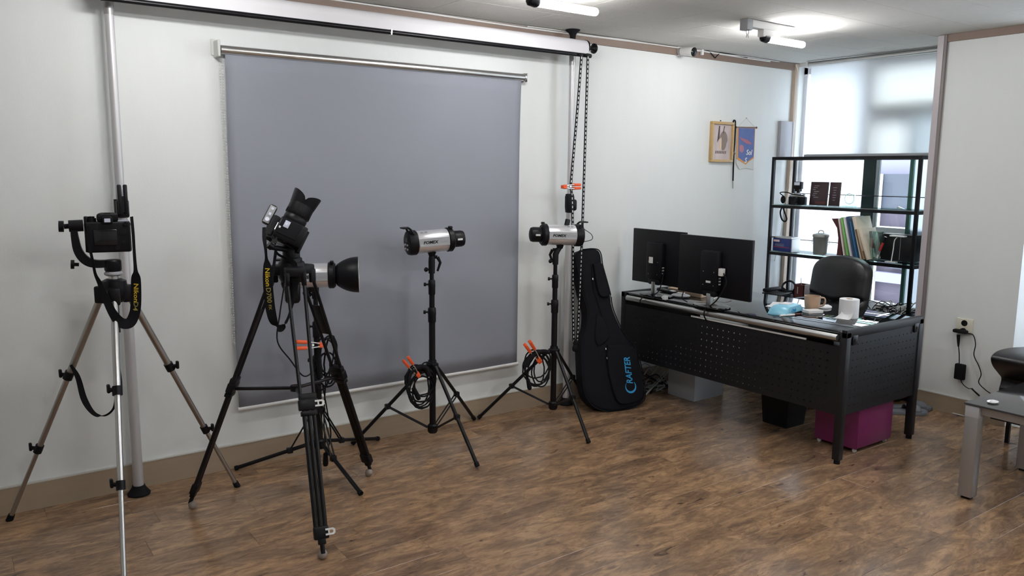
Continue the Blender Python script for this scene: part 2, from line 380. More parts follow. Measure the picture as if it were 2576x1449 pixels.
# neighbouring building across the lane
bx = 8.6
bl = thing('building', (bx, 3.6, -3.5), 'mauve-grey neighbouring building seen through the clear window pane', 'building')
MB().bb((bx, 1.2, -3.5), (bx+3, 9, 1.5)).obj('wall', 'bldg', bl)
MB().bb((bx+.1, 1.2, 1.5), (bx+3, 9, 2.05)).obj('parapet', 'bldgl', bl)
MB().bb((bx-.03, 1.2, 1.12), (bx, 9, 1.5)).obj('slate_band', 'bldgd', bl)
MB().bb((bx-.08, 1.2, .87), (bx, 9, .92)).obj('ledge', 'sash', bl); MB().bb((bx-.08, 1.2, .30), (bx, 9, .41)).obj('ledge', 'bldgl', bl); MB().bb((bx-.1, 1.2, .02), (bx, 9, .07)).obj('ledge', 'sash', bl)
for k_, y_ in enumerate((2.2, 3.1, 4.0, 5.6, 6.5)): f = MB().bb((bx-.04, y_, .46), (bx-.005, y_+.7, .82)).obj('window', 'bldgd', bl); MB().bb((bx-.05, y_+.04, .49), (bx-.038, y_+.66, .79)).obj('pane', 'screen', f)
MB().bb((bx-.09, 4.86, -2), (bx-.04, 4.895, 1.5)).obj('downpipe', 'sash', bl)
MB().bb((bx-.09, 4.50, .1), (bx-.04, 4.515, 1.5)).obj('downpipe', 'sash', bl)
tag(MB().bb((XR+.4, -6, -3.6), (30, 14, -3.5)).obj('ground', 'ground'), kind='structure')

# ================================================================== ceiling lights
def led(x0, x1, y, label, hooks=False):
    t = thing('ceiling_light', ((x0+x1)/2, y, HCEIL), label, 'ceiling light', 'slim LED ceiling lights')
    MB().box(((x0+x1)/2-.16, y, HCEIL-.022), (.42, .05, .042), bev=.005).obj('housing', 'white', t)
    MB().cyl((x0, y, HCEIL-.088), (x1-.02, y, HCEIL-.088), .019, n=20).ball((x1-.02, y, HCEIL-.088), .019).obj('tube', 'led', t)
    MB().lathe([(.014, 0), (.024, .01), (.026, .045), (.020, .06)], along((x0-.06, y, HCEIL-.082), (x0, y, HCEIL-.088))).obj('tube_socket', 'black', t)
    MB().box((x0-.02, y, HCEIL-.058), (.11, .045, .05), bev=.008).obj('lamp_holder', 'white', t)
    m = MB().box((x0-.2, y, HCEIL-.03), (.05, .055, .06), bev=.004)
    for s in (-1, 1): m.tube(catmull([(x0-.2+s*.008, y-.01, HCEIL-.055), (x0-.2+s*.01, y-.01, HCEIL-.075), (x0-.2+s*.004, y-.01, HCEIL-.085), (x0-.2+s*.01, y-.01, HCEIL-.1)], 4), .002, 6)
    m.obj('wire_hook', 'grey', t); return t
led(2.30, 2.665, 3.02, 'lit LED tube light on the ceiling above the white paper roll')
led(3.955, 4.30, 3.00, 'lit LED tube light on the ceiling in front of the window blind')
for x, y in ((.65, 3.02), (.65, 1.1), (2.3, 1.1), (3.6, .7), (2.3, -.8), (3.6, -1.0)):
    led(x, x+.36, y, 'lit LED tube light on the ceiling outside the picture')

# ================================================================== background poles
def pole(x, y, zl, label, rlow=.0225, rup=.0185):
    t = thing('support_pole', (x, y, 0), label, 'pole', 'floor-to-ceiling poles')
    MB().lathe([(.048, 0), (.05, .008), (.04, .02), (.03, .035), (.027, .045)], T(x, y, 0), 28).obj('foot', 'rubber', t)
    MB().cyl((x, y, .04), (x, y, zl-.03), rlow, n=24).obj('lower_tube', 'polew', t)
    MB().cyl((x, y, zl-.03), (x, y, HCEIL-.16), rup, n=24).obj('upper_tube', 'polew', t)
    MB().cyl((x, y, HCEIL-.21), (x, y, HCEIL-.1), rup+.0015, n=24).obj('sleeve', 'poleg', t)
    MB().cyl((x, y, HCEIL-.1), (x, y, HCEIL-.05), .0145, n=20).obj('spindle', 'alu', t)
    MB().lathe([(.017, 0), (.018, .03), (.026, .045), (.042, .058), (.045, .064)], T(x, y, HCEIL-.065), 28).obj('ceiling_cup', 'rubber', t)
    return t
# left pole: collar with flip lever ; right pole: rounded clutch
zL = 1.33
t = pole(.646, 3.851, zL, 'pale grey floor-to-ceiling pole behind the camera on the silver tripod')
q = T(.646, 3.851, zL)
MB(q).cyl((0, 0, -.05), (0, 0, .03), .029, n=20).box((0, -.03, -.01), (.05, .03, .075), bev=.006).obj('clutch', 'black', t)
m = MB(q); m.box((-.012, -.045, .03), (.016, .018, .13), bev=.005); m.box((.012, -.045, .03), (.016, .018, .13), bev=.005); m.box((0, -.047, .01), (.012, .008, .07)); m.obj('lever', 'black', t)
t = pole(3.21, 3.862, 1.34, 'pale grey floor-to-ceiling pole right of the grey backdrop, behind the rightmost strobe', .021, .017)
q = T(3.21, 3.862, 1.30)
MB(q).lathe([(.02, -.06), (.026, -.055), (.03, -.02), (.03, .04), (.025, .058), (.018, .06)], n=20).box((.012, -.015, -.01), (.045, .05, .075), bev=.016).obj('clutch', 'black', t)

# ================================================================== white paper roll with chain
RY_, RZ_ = 3.785, 2.240
t = thing('background_roll', (1.9, RY_, RZ_), 'rolled white background paper with black weight bar and pull chain under the ceiling', 'background roll')
MB().cyl((.60, RY_, RZ_), (3.24, RY_, RZ_), .0405, n=40).obj('paper_roll', 'paper', t)
MB().cyl((.60, RY_-.040, RZ_-.054), (3.255, RY_-.040, RZ_-.054), .012, n=16).obj('weight_bar', 'blackm', t)
MB().bb((.605, RY_-.0412, RZ_-.045), (3.24, RY_-.0402, RZ_+.0)).obj('hanging_edge', 'paper', t)
MB().bb((1.915, RY_-.053, RZ_-.067), (1.922, RY_-.027, RZ_-.041)).obj('bar_joint', 'alu', t)
def fin(sx, x):
    return along((x, RY_, RZ_), (x+sx, RY_, RZ_))
MB().lathe([(.043, 0), (.043, .010), (.022, .018), (.011, .022), (.011, .055), (.016, .062), (.030, .070), (.031, .078), (.026, .084)], fin(1, 3.24), 28).obj('end_knob', 'black', t)
MB().lathe([(.043, 0), (.043, .010), (.022, .018), (.011, .022), (.011, .055), (.016, .062), (.030, .070), (.031, .078), (.026, .084)], fin(-1, .60), 28).obj('end_knob', 'black', t)
for x in (.646, 3.21):
    m = MB(); m.bb((x-.012, RY_+.035, RZ_-.015), (x+.012, 3.832, RZ_+.012)); m.obj('pole_hook', 'black', t) if x > 1 else m.obj('pole_hook', 'black', t)
yc = 3.72
pa = [PY(1463, 140, yc), PY(1452, 280, yc), PY(1438, 440, yc), PY(1436, 470, yc), PY(1439, 500, yc), PY(1441, 600, yc), PY(1441, 760, yc), PY(1443, 858, yc)]
pb = [PY(1479, 140, yc), PY(1477, 200, yc), PY(1466, 540, yc), PY(1459, 720, yc), PY(1452, 858, yc)]
def chain(mb, pts, pitch=.0125, w=.0085, h=.0048):
    P = catmull(pts, 24); d = 0; k = 0; prev = P[0]; acc = 0
    L = [0]
    for a, b in zip(P, P[1:]): L.append(L[-1]+(b-a).length)
    s = 0; j = 0
    while s < L[-1]:
        while j < len(L)-2 and L[j+1] < s: j += 1
        f = (s-L[j])/max(1e-6, L[j+1]-L[j]); p = P[j].lerp(P[j+1], f); tg = (P[j+1]-P[j]).normalized()
        x = tg.cross(V((0, 1, 0))).normalized(); mx = frame(p, x, V((0, 1, 0)), tg)
        mb.mi = 0; mb.box((-w*.42, 0, 0), (w*.3, h, pitch), mx); mb.box((w*.42, 0, 0), (w*.3, h, pitch), mx); mb.box((0, 0, 0), (w*.7, h, pitch*.42), mx)
        mb.mi = 1; mb.box((0, 0, pitch*.5), (w*.6, h*.7, pitch*.55), mx)
        s += pitch
m = MB(); chain(m, pa, .026, .0135, .006); chain(m, pb, .026, .0135, .006); o = m.obj('pull_chain', ['black', 'white'], t, smooth=False); o['kind'] = 'stuff'
e = (pa[-1]+pb[-1])/2
MB(T(*e)).lathe([(.008, .012), (.018, .004), (.018, -.016), (.014, -.022), (.020, -.03), (.024, -.045), (.020, -.06), (.008, -.068)], n=20, sq=(1, .5)).obj('chain_weight', 'rubber', t)

# ================================================================== grey roller backdrop on wall
t = thing('backdrop_screen', (2.0, YB-.05, 2.06), 'matte grey roller backdrop hanging on the white wall', 'backdrop')
yR = YB-.045
MB().cyl((1.115, yR, 2.045), (2.865, yR, 2.045), .0205, n=28).obj('roller_tube', 'alu', t)
MB().lathe([(.024, 0), (.026, .006), (.022, .012)], along((2.865, yR, 2.045), (2.88, yR, 2.045)), 24).obj('end_cap', 'alu', t)
MB().bb((1.095, YB-.075, 2.01), (1.108, YB-.001, 2.085)).bb((1.082, YB-.007, 2.02), (1.108, YB-.001, 2.095)).obj('bracket', 'selv', t, bev=.003)
MB().bb((2.882, YB-.06, 2.02), (2.889, YB-.001, 2.07)).obj('bracket', 'alu', t)
m = MB(); n = 40
for i in range(n+1):
    for j in range(21):
        u, v = i/n, j/20; x = 1.135+(1.715-0)*u; z = 2.04-(2.04-.315)*v
        m.v((x, YB-.028-.018*(1-v)**6+.0035*sin(u*9+v*4)*v, z))
m.bm.verts.ensure_lookup_table()
for i in range(n):
    for j in range(20): m._f([m.bm.verts[i*21+j], m.bm.verts[(i+1)*21+j], m.bm.verts[(i+1)*21+j+1], m.bm.verts[i*21+j+1]])
o = m.obj('fabric', 'backdrop', t); md = o.modifiers.new('thick', 'SOLIDIFY'); md.thickness = .001
MB().cyl((1.13, YB-.028, .308), (2.858, YB-.028, .308), .010, n=16).obj('bottom_bar', 'white', t)
m = MB()
for k in range(110): m.ball((1.113+.006*sin(k*.02), YB-.03, 2.0-k*.0125), .0028, 6)
for k in range(110): m.ball((1.124+.003*sin(k*.02), YB-.035, 2.0-k*.0125), .0028, 6)
o = m.obj('bead_chain', 'selv', t); o['kind'] = 'stuff'

# ================================================================== helpers for camera gear
def ribbon(name, pts, widths, sides, parent, m='web', th=.0016, n=8, texts=()):
    C = catmull(pts, n); W = catmull([(w_, 0, 0) for w_ in widths], n); S = [s.normalized() for s in catmull(sides, n)]
    W = [max(.004, a.x) for a in W]; N = []; 
    for i in range(len(C)):
        tg = (C[min(i+1, len(C)-1)]-C[max(i-1, 0)]).normalized(); sd = (S[i]-tg*S[i].dot(tg)).normalized(); S[i] = sd; N.append(sd.cross(tg).normalized())
    mb = MB(); R = []
    for c, w_, s, k in zip(C, W, S, N):
        R.append([mb.v(c+s*w_/2*a+k*th/2*b) for a, b in ((-1, -1), (1, -1), (1, 1), (-1, 1))])
    for a, b in zip(R, R[1:]):
        for i in range(4): mb._f([a[i], a[(i+1) % 4], b[(i+1) % 4], b[i]])
    mb._f(R[0][::-1]); mb._f(R[-1]); o = mb.obj(name, m, parent, smooth=50)
    L = [0]
    for a, b in zip(C, C[1:]): L.append(L[-1]+(b-a).length)
    for (txt, size, s0, mt, sx) in texts:
        def fn(p):
            s = s0+p.x; j = 0
            while j < len(L)-2 and L[j+1] < s: j += 1
            f = (s-L[j])/max(1e-6, L[j+1]-L[j]); c = C[j].lerp(C[j+1], f); nn = N[j]
            if nn.dot(CAM-c) < 0: nn = -nn
            return c+S[j].normalized()*p.y+nn*(th/2+.0008+p.z*.3)
        tb = MB(); tb.text(txt, size, fn=fn, align='LEFT', sx=sx, ext=.0004, bold=.0004); tb.obj('lettering', mt, o, smooth=False)
    return o, L[-1]

def dslr(t, mx, zoom=.0, hood=True, flashunit=False, grip=True, ls=1.0):
    # local: x right, y forward (lens), z up ; origin body centre
    out = [(-.072, -.038), (.070, -.038), (.076, -.028), (.074, .035), (.055, .048), (.035, .03), (-.06, .03), (-.074, .02), (-.076, -.028)]
    m = MB(mx); m.prism(out, .108, z0=-.062, bev=.007)
    m.obj('body', 'black', t)
    m = MB(mx); m.prism([(-.036, -.034), (.036, -.034), (.030, .045), (-.030, .045)], .032, z0=.044, bev=.010); m.box((0, -.02, .073), (.022, .022, .006)); m.obj('prism_hump', 'black', t)
    m = MB(mx); m.box((0, -.046, .052), (.036, .014, .026), bev=.006); e = m.obj('eyepiece', 'rubber', t)
    MB(mx).box((0, -.0535, .052), (.02, .002, .013)).obj('viewfinder_glass', 'lcdtop', e)
    MB(mx).box((-.010, -.040, -.008), (.078, .006, .056), bev=.002).obj('rear_screen', 'screen', t)
    m = MB(mx)
    for k in range(5): m.cyl((-.064, -.037, .022-.014*k), (-.064, -.0415, .022-.014*k), .0035, n=10)
    m.lathe([(.013, 0), (.013, .004), (.005, .005)], along(mx.to_3x3() @ V((0, 0, 0)) if False else V((.048, -.037, .012)), V((.048, -.045, .012))), 18)
    m.cyl((.05, -.037, -.025), (.05, -.041, -.025), .006, n=12); m.cyl((.06, -.036, .038), (.06, -.045, .038), .008, n=12)
    m.obj('button', 'rubber', t)
    m = MB(mx); m.cyl((-.055, 0, .04), (-.055, 0, .058), .017, n=20); m.cyl((-.055, 0, .058), (-.055, 0, .064), .012, n=20); m.obj('mode_dial', 'black', t)
    m = MB(mx); m.box((.052, .0, .0475), (.036, .03, .003)); m.obj('top_screen', 'lcdtop', t)
    for s in (-1, 1): MB(mx).box((s*.077, .0, .035), (.006, .010, .008), bev=.002).obj('strap_lug', 'alu', t)
    q = mx @ along(V((-.004, .028, -.002)), V((-.004, .1, -.002))) @ Mx.Diagonal((ls, ls, 1.06, 1))
    m = MB(q); L = .10+zoom
    ln = m.lathe([(.033, 0), (.036, .008), (.036, .02), (.0385, .024), (.0385, .045), (.0365, .048), (.0385, .052), (.041, .07), (.041, L), (.038, L+.004)], n=36).obj('lens', 'black', t)
    MB(q).lathe([(.034, L+.002), (.028, L-.004), (.0, L-.006)], n=30, cap=False).obj('front_glass', 'lens', ln)
    m = MB(q)
    for k in range(36):
        a = 2*pi*k/36; m.box((.0395*cos(a), .0395*sin(a), .061), (.003, .003, .014), RZ(0))
    m.obj('zoom_ring', 'rubber', ln)
    if hood:
        m = MB(q); n = 48; R0 = []; R1 = []
        for k in range(n):
            a = 2*pi*k/n; h = .026+.020*abs(cos(a))**.8*(1) ; dr = (q.to_3x3() @ V((cos(a), sin(a), 0))).normalized(); cu = abs(dr.dot((mx.to_3x3() @ V((0, 0, 1))).normalized())); h = .006+.034*cu**.55
            R0.append((m.v((.042*cos(a), .042*sin(a), L-.008)), m.v((.0395*cos(a), .0395*sin(a), L-.008)))); R1.append((m.v((.0475*cos(a), .0475*sin(a), L+h)), m.v((.0455*cos(a), .0455*sin(a), L+h))))
        for k in range(n):
            j = (k+1) % n; m._f([R0[k][0], R0[j][0], R1[j][0], R1[k][0]]); m._f([R0[k][1], R1[k][1], R1[j][1], R0[j][1]]); m._f([R1[k][0], R1[j][0], R1[j][1], R1[k][1]]); m._f([R0[k][0], R0[k][1], R0[j][1], R0[j][0]])
        h = m.obj('lens_hood', 'black', t)
        m = MB(q); 
        for k in (-2, -1, 0, 1): m.box((.0435*cos(k*.45), .0435*sin(k*.45), L-.002), (.003, .008, .007), T(0, 0, 0)); 
        m.obj('index_mark', 'white', ln)

# ================================================================== silver tripod with gimbal head and camera
c1 = V((.545, 3.51, 0)); D1 = radians(-10)
feet = [V((.135, 3.86, 0)), V((1.047, 3.684, 0)), V((.432, 2.98, 0))]
t = thing('silver_tripod', c1, 'silver tube tripod with black curved gimbal arm, leftmost', 'tripod')
H = 1.035
m = MB(T(*c1)); m.lathe([(.030, H-.075), (.045, H-.06), (.050, H-.02), (.046, H+.012), (.030, H+.02)], n=24)
for f in feet:
    d = (f-c1).normalized(); a = math.atan2(d.y, d.x); m.box((.052, 0, H-.045), (.05, .045, .07), RZ(a), bev=.008)
m.obj('hub', 'black', t)
m = MB(T(*c1)); m.lathe([(.020, H+.010), (.020, H+.036)], n=20); m.obj('column', 'alu', t); 
MB(T(*c1)).lathe([(.026, H+.033), (.034, H+.038), (.034, H+.045), (.026, H+.052)], n=24).obj('head_plate', 'grey', t)
MB(T(*c1)).lathe([(.013, H-.20), (.013, H-.07)], n=16).obj('column', 'blackm', t)
for i, f in enumerate(feet):
    d = (f-c1).normalized(); top = c1+d*.062+V((0, 0, H-.06)); ax = (f-top)
    P = lambda s: top+ax*s
    mt = 'bronze' if i < 2 else 'alu'
    lg = MB().cyl(P(0), P(.335), .0138, n=20).obj('leg', mt, t)
    MB().cyl(P(.335), P(.665), .0115, n=20).obj('middle_tube', mt, lg)
    MB().cyl(P(.66), P(.985), .0092, n=20).obj('lower_tube', mt, lg)
    MB().cyl(P(.972), P(1), .013, .0145, n=16).obj('rubber_foot', 'rubber', lg)
    for k, s in enumerate((.335, .665)):
        p = P(s); sd = -Rt if i != 1 else Rt
        m = MB(); m.cyl(P(s-.016), P(s+.016), .0185-.002*k, n=18); m.cyl(p, p+sd*.03+V((0, 0, .004)), .008, n=10); m.box((0, 0, 0), (.012, .02, .034), T(*(p+sd*.034+V((0, 0, .008)))), bev=.004)
        m.obj('leg_lock', 'black', lg)
# hanging carry strap
A = c1+(feet[0]-c1)*.36; A.z = H*.66
pts = [PY(178, 918, 3.62), PY(196, 950, 3.58), PY(212, 1005, 3.52), PY(236, 1040, 3.46), PY(262, 1046, 3.42), PY(284, 1030, 3.37), PY(292, 1000, 3.36), PY(298, 970, 3.36), PY(292, 900, 3.38), PY(290, 820, 3.42), PY(288, 740, 3.47)]
ribbon('carry_strap', pts, [.01, .02, .024, .016, .01, .008, .012, .03, .022, .01, .008], [Rt]*11, t)
# gimbal arm, in the plane facing the room
g = T(c1.x, c1.y, 0) @ RZ(D1)
zb = H+.052
def gp(px, py): p = PY(px, py, 3.51); q = g.inverted() @ p; return V((q.x, 0, q.z))
arm = [gp(282, 662), gp(240, 664), gp(214, 655), gp(196, 632), gp(188, 600), gp(184, 570)]
m = MB(g); C = catmull(arm, 8); R = []
for i, p in enumerate(C):
    tg = (C[min(i+1, len(C)-1)]-C[max(i-1, 0)]).normalized(); s = V((tg.z, 0, -tg.x)); hw = .0135+.003*sin(i*.1)
    R.append([m.v(p+s*hw*a+V((0, 1, 0))*.016*b) for a, b in ((-1, -1), (1, -1), (1, 1), (-1, 1))])
for a, b in zip(R, R[1:]):
    for i in range(4): m._f([a[i], a[(i+1) % 4], b[(i+1) % 4], b[i]])
m._f(R[0][::-1]); m._f(R[-1])
ga = m.obj('gimbal_arm', 'blackm', t)
m = MB(g); m.lathe([(.030, zb), (.032, zb+.006), (.032, zb+.040), (.028, zb+.045)], n=24); m.obj('pan_base', 'black', ga)
a, b = gp(205, 568), gp(172, 570); m = MB(g); m.cyl(b, a+V((.005, 0, 0)), .023, n=24); m.cyl(gp(160, 571), b, .010, n=14); m.cyl(gp(146, 571), gp(159, 571), .022, n=14); m.obj('tilt_knob', 'black', ga)
m = MB(g); a, b = gp(198, 667), gp(186, 667); m.cyl(a, b, .007, n=12); m.cyl(b, gp(177, 667), .018, n=14); m.obj('pan_knob', 'black', ga)
# swing plate: vertical bar + base plate
pa_, pb_ = gp(210, 548), gp(216, 632)
m = MB(g); m.bb((pa_.x, -.02, pb_.z), (pa_.x+.012, .02, pa_.z+.005)); m.bb((pa_.x, -.022, pb_.z-.004), (gp(294, 632).x, .022, pb_.z+.012)); m.obj('swing_plate', 'blackm', ga, bev=.002)
m = MB(g); m.bb((gp(232, 630).x, -.02, pb_.z+.012), (gp(296, 630).x, .02, pb_.z+.022)); m.cyl((gp(296, 626).x, -.02, pb_.z+.012), (gp(296, 626).x, -.04, pb_.z+.012), .009, n=12); m.obj('quick_release', 'black', ga, bev=.001)
# camera
bc = gp(273, 588)
cm1 = g @ T(bc.x, 0, bc.z) 
t1 = thing('camera', g @ V((bc.x, 0, pb_.z+.022)), 'black DSLR camera seen from behind on the gimbal arm of the silver tripod', 'camera')
dslr(t1, cm1 @ T(0, 0, -.002) @ Mx.Diagonal((1.06, 1, 1.12, 1)))
m = MB(g); 
# cable release hanging left of camera
m.tube(catmull([gp(228, 545), gp(216, 560), gp(220, 600), gp(224, 625)], 6), .003, 6); m.obj('release_cord', 'rubber', t1)
yS = 3.40
pts = [PY(331, 545, 3.47), PY(335, 590, 3.44), PY(338, 640, 3.42), PY(341, 680, yS), PY(342, 702, yS), PY(342, 760, yS), PY(338, 790, yS), PY(326, 812, yS), PY(305, 812, yS), PY(285, 790, yS), PY(268, 755, 3.42), PY(252, 715, 3.44), PY(240, 690, 3.45), PY(234, 660, 3.45), PY(226, 622, 3.46), PY(221, 570, 3.47)]
wd = [.012, .012, .012, .016, .038, .042, .042, .042, .040, .034, .03, .02, .012, .011, .011, .011]
sd = [Rt]*6+[Rt*.9+Up*-.5, Rt*.3-Up, -Up-Rt*.2, -Up-Rt*.8, -Rt*.9-Up*.4, -Rt, -Rt, -Rt, -Rt, -Rt]
sd = [Rt]*6+[Rt*.95-Up*.3, Rt*.5-Up*.8, -Up, -Rt*.6-Up*.6, -Rt*.8-Up*.4, -Rt, -Rt, -Rt, -Rt, -Rt]
o, L = ribbon('strap', pts, wd, sd, t1, texts=(('Nikon', .026, .272, 'yellow', 1.15), ('D4', .026, .345, 'olive', 1.15)))

# ================================================================== black video tripod with tilted camera
c2 = V((1.19, 3.26, 0)); H2 = 1.075
feet = [V((.808, 3.543, 0)), V((1.103, 2.784, 0)), V((1.618, 3.452, 0))]
t = thing('video_tripod', c2, 'black twin-tube video tripod with white locking tabs, in front of the grey backdrop', 'tripod')
m = MB(T(*c2)); m.lathe([(.045, H2-.05), (.055, H2-.03), (.058, H2+.02), (.052, H2+.035)], n=28)
for f in feet:
    d = (f-c2).normalized(); a = math.atan2(d.y, d.x); m.box((.065, 0, H2), (.06, .085, .04), RZ(a), bev=.008)
    for s in (-1, 1): m.box((.085, s*.034, H2-.03), (.03, .018, .06), RZ(a), bev=.006)
m.obj('shoulder', 'black', t)
MB(T(*c2)).lathe([(.026, H2-.14), (.032, H2-.13), (.034, H2-.06), (.028, H2-.05)], n=20).obj('bowl_clamp', 'black', t)
for i, f in enumerate(feet):
    d = V(((f-c2).x, (f-c2).y, 0)).normalized(); tn = V((-d.y, d.x, 0)); top = c2+d*.088+V((0, 0, H2-.045)); foot = f+V((0, 0, .055)); ax = foot-top
    P = lambda s: top+ax*s
    nrm = ax.normalized().cross(tn)
    m = MB()
    for s in (-1, 1): m.cyl(P(0)+tn*s*.034, P(.47)+tn*s*.026, .0075, n=12)
    lg = m.obj('leg', 'blackm', t)
    if i != 1:
        fm = frame(P(.0), tn, nrm, ax.normalized()); L = ax.length
        MB(fm).box((0, 0, L*.20), (.05, .008, L*.14), bev=.003).obj('leg_plate', 'black', lg)
    fm = frame(P(.48), tn, nrm, ax.normalized())
    MB(fm).box((0, 0, 0), (.078, .030, .045), bev=.006).box((0, 0, .035), (.064, .028, .02), bev=.004).box((0, 0, -.03), (.07, .026, .03), bev=.005).obj('leg_joint', 'black', lg)
    m = MB()
    for s in (-1, 0, 1): m.cyl(P(.47)+tn*s*.019, P(.945)+tn*s*.0185, .009, n=12)
    m.obj('lower_tubes', 'blackm', lg)
    fm2 = frame(P(.955), tn, nrm, ax.normalized()); MB(fm2).box((0, 0, 0), (.058, .028, .05), bev=.006).box((0, 0, .03), (.03, .022, .03), bev=.004).obj('foot_lock', 'black', lg)
    MB().cyl(P(.97), P(1.03), .009, n=12).obj('foot_stem', 'black', lg)
    MB().ball(f+V((0, 0, .019)), .019, 18, (1, 1, 1)).obj('ball_foot', 'brass', lg)
    if i == 1:
        for fmm, w_ in ((fm, .050), (fm2, .040)):
            # white locking tab: open loop on the outer side
            q = fmm; ol = [(.0, .0), (.030, .0), (.038, .006), (.038, .020), (.030, .026), (.0, .026), (.0, .019), (.026, .019), (.03, .016), (.03, .010), (.026, .007), (.0, .007)]
            mm = frame((0, 0, 0), V((1, 0, 0)), V((0, 0, -1)), V((0, 1, 0)))
            sgn = 1 if (q.to_3x3() @ V((1, 0, 0))).dot(Rt) > 0 else -1
            n_out = 1 if (q.to_3x3() @ V((0, 1, 0))).dot(CAM-P(.5)) > 0 else -1
            mb_ = MB(q @ Mx.Diagonal((sgn, n_out, 1, 1)) @ T(w_-.026, .0165, .013) @ mm); mb_.prism(ol, .004); mb_.prism([(.010, .007), (.016, .007), (.016, .019), (.010, .019)], .004); mb_.obj('locking_tab', 'white', lg)
ctr = c2+V((0, 0, .56))
m = MB(); m.cyl(ctr-V((0, 0, .012)), ctr+V((0, 0, .012)), .022, n=18)
m.obj('spreader_hub', 'black', t)
for f in feet:
    d = V(((f-c2).x, (f-c2).y, 0)).normalized(); top = c2+d*.088+V((0, 0, H2-.045)); foot = f+V((0, 0, .055)); p = top+(foot-top)*.49
    MB().cyl(ctr, p, .0075, n=10).obj('spreader_bar', 'blackm', t)
# fluid head
hc = V((c2.x, c2.y, H2))
m = MB(T(*hc)); m.lathe([(.046, .03), (.044, .05), (.036, .055), (.036, .10), (.032, .11)], n=28); hd = m.obj('pan_head', 'black', t)
def tp(px, py, y=3.26): return PY(px, py, y)
# camera axes in the picture plane: lens points up and right
az = math.atan2(r_.y, r_.x)
vdir = (tp(725, 590)-CAM).normalized(); pr = V((vdir.y, -vdir.x, 0)).normalized(); pu = pr.cross(vdir).normalized()
th = radians(62)
fwd = (pr*cos(th)+pu*sin(th)); upv = (-pr*sin(th)+pu*cos(th)); rgt = -vdir
tw = radians(12); fwd2 = (fwd*cos(tw)+vdir*sin(tw)).normalized(); rgt2 = fwd2.cross(upv).normalized()
bc2 = tp(721, 591)
cm2 = frame(bc2, rgt2, fwd2, upv)
plate = bc2-upv*.072
m = MB(); m.box((0, 0, 0), (.045, .10, .014), frame(plate, rgt2, fwd2, upv), bev=.003)
m.tube([hc+V((0, 0, .10)), hc+V((0, 0, .125)), plate+(hc+V((0, 0, .14))-plate)*.35, plate], [.03, .03, .026, .02], 14); m.obj('tilt_plate', 'black', hd)
m = MB(); a_ = tp(733, 618, 3.2); m.cyl(tp(722, 628, 3.24), tp(683, 622, 3.2), .011, n=12); m.cyl(tp(684, 622, 3.2), tp(675, 615, 3.2), .015, n=12); m.obj('head_lever', 'black', hd)
t2 = thing('camera', plate, 'black DSLR camera pointing up with a petal lens hood, on the video tripod', 'camera')
dslr(t2, cm2 @ Mx.Diagonal((1.08, 1.1, 1.1, 1)), zoom=.004, hood=True, ls=1.16)
# grip side: rubber pad, and a pale patch painting the screen's bright reflection
MB(cm2).box((.0825, .01, .0), (.006, .07, .085), bev=.003).obj('hand_grip', 'rubber', t2)
MB(cm2).box((.0865, .022, .018), (.003, .030, .022), bev=.001).obj('screen_glint', 'lcdtop', t2)
# wireless trigger in the hot shoe
q = cm2 @ T(0, .040, .098); tr = MB(q).box((0, .005, 0), (.036, .088, .034), bev=.010).obj('flash_trigger', 'black', t2)
MB(q).box((.019, .003, 0), (.002, .078, .026), bev=.001).obj('trigger_face', 'grey', tr)
m = MB(q); m.cyl((.02, .03, 0), (.022, .03, 0), .006, n=12); m.cyl((.02, -.02, 0), (.022, -.02, 0), .009, n=12); m.box((.021, .005, 0), (.002, .012, .010)); m.obj('trigger_button', 'lcdtop', tr)
MB(cm2).box((0, .01, .080), (.02, .06, .014)).obj('shoe_foot', 'black', t2)
yS = 3.16
pts = [tp(664, 572, 3.22), tp(665, 600, 3.18), tp(668, 625, yS), tp(670, 650, yS), tp(672, 668, yS), tp(673, 700, yS), tp(676, 740, yS), tp(681, 780, yS), tp(690, 812, yS), tp(706, 826, yS), tp(722, 806, yS), tp(734, 770, 3.17), tp(742, 730, 3.18), tp(741, 690, 3.19), tp(738, 660, 3.2), tp(700, 640, 3.22), tp(690, 620, 3.24)]
wd = [.013, .016, .012, .012, .03, .038, .040, .040, .036, .03, .012, .012, .022, .026, .02, .01, .01]
sd = [Rt]*7+[Rt*.98-Up*.1, Rt*.8-Up*.4, Rt*.3-Up, -Rt*.8-Up*.5, -Rt, -Rt, -Rt, -Rt, -Rt, -Rt]
ribbon('strap', pts, wd, sd, t2, texts=(('Nikon', .027, .182, 'yellow', 1.12), ('D700', .027, .262, 'olive', 1.05), ('FX', .016, .333, 'olive', 1.1)))
ribbon('strap', [tp(694, 628, 3.24), tp(690, 660, 3.2), tp(684, 700, 3.18), tp(676, 735, 3.17)], [.012]*4, [Rt]*4, t2)

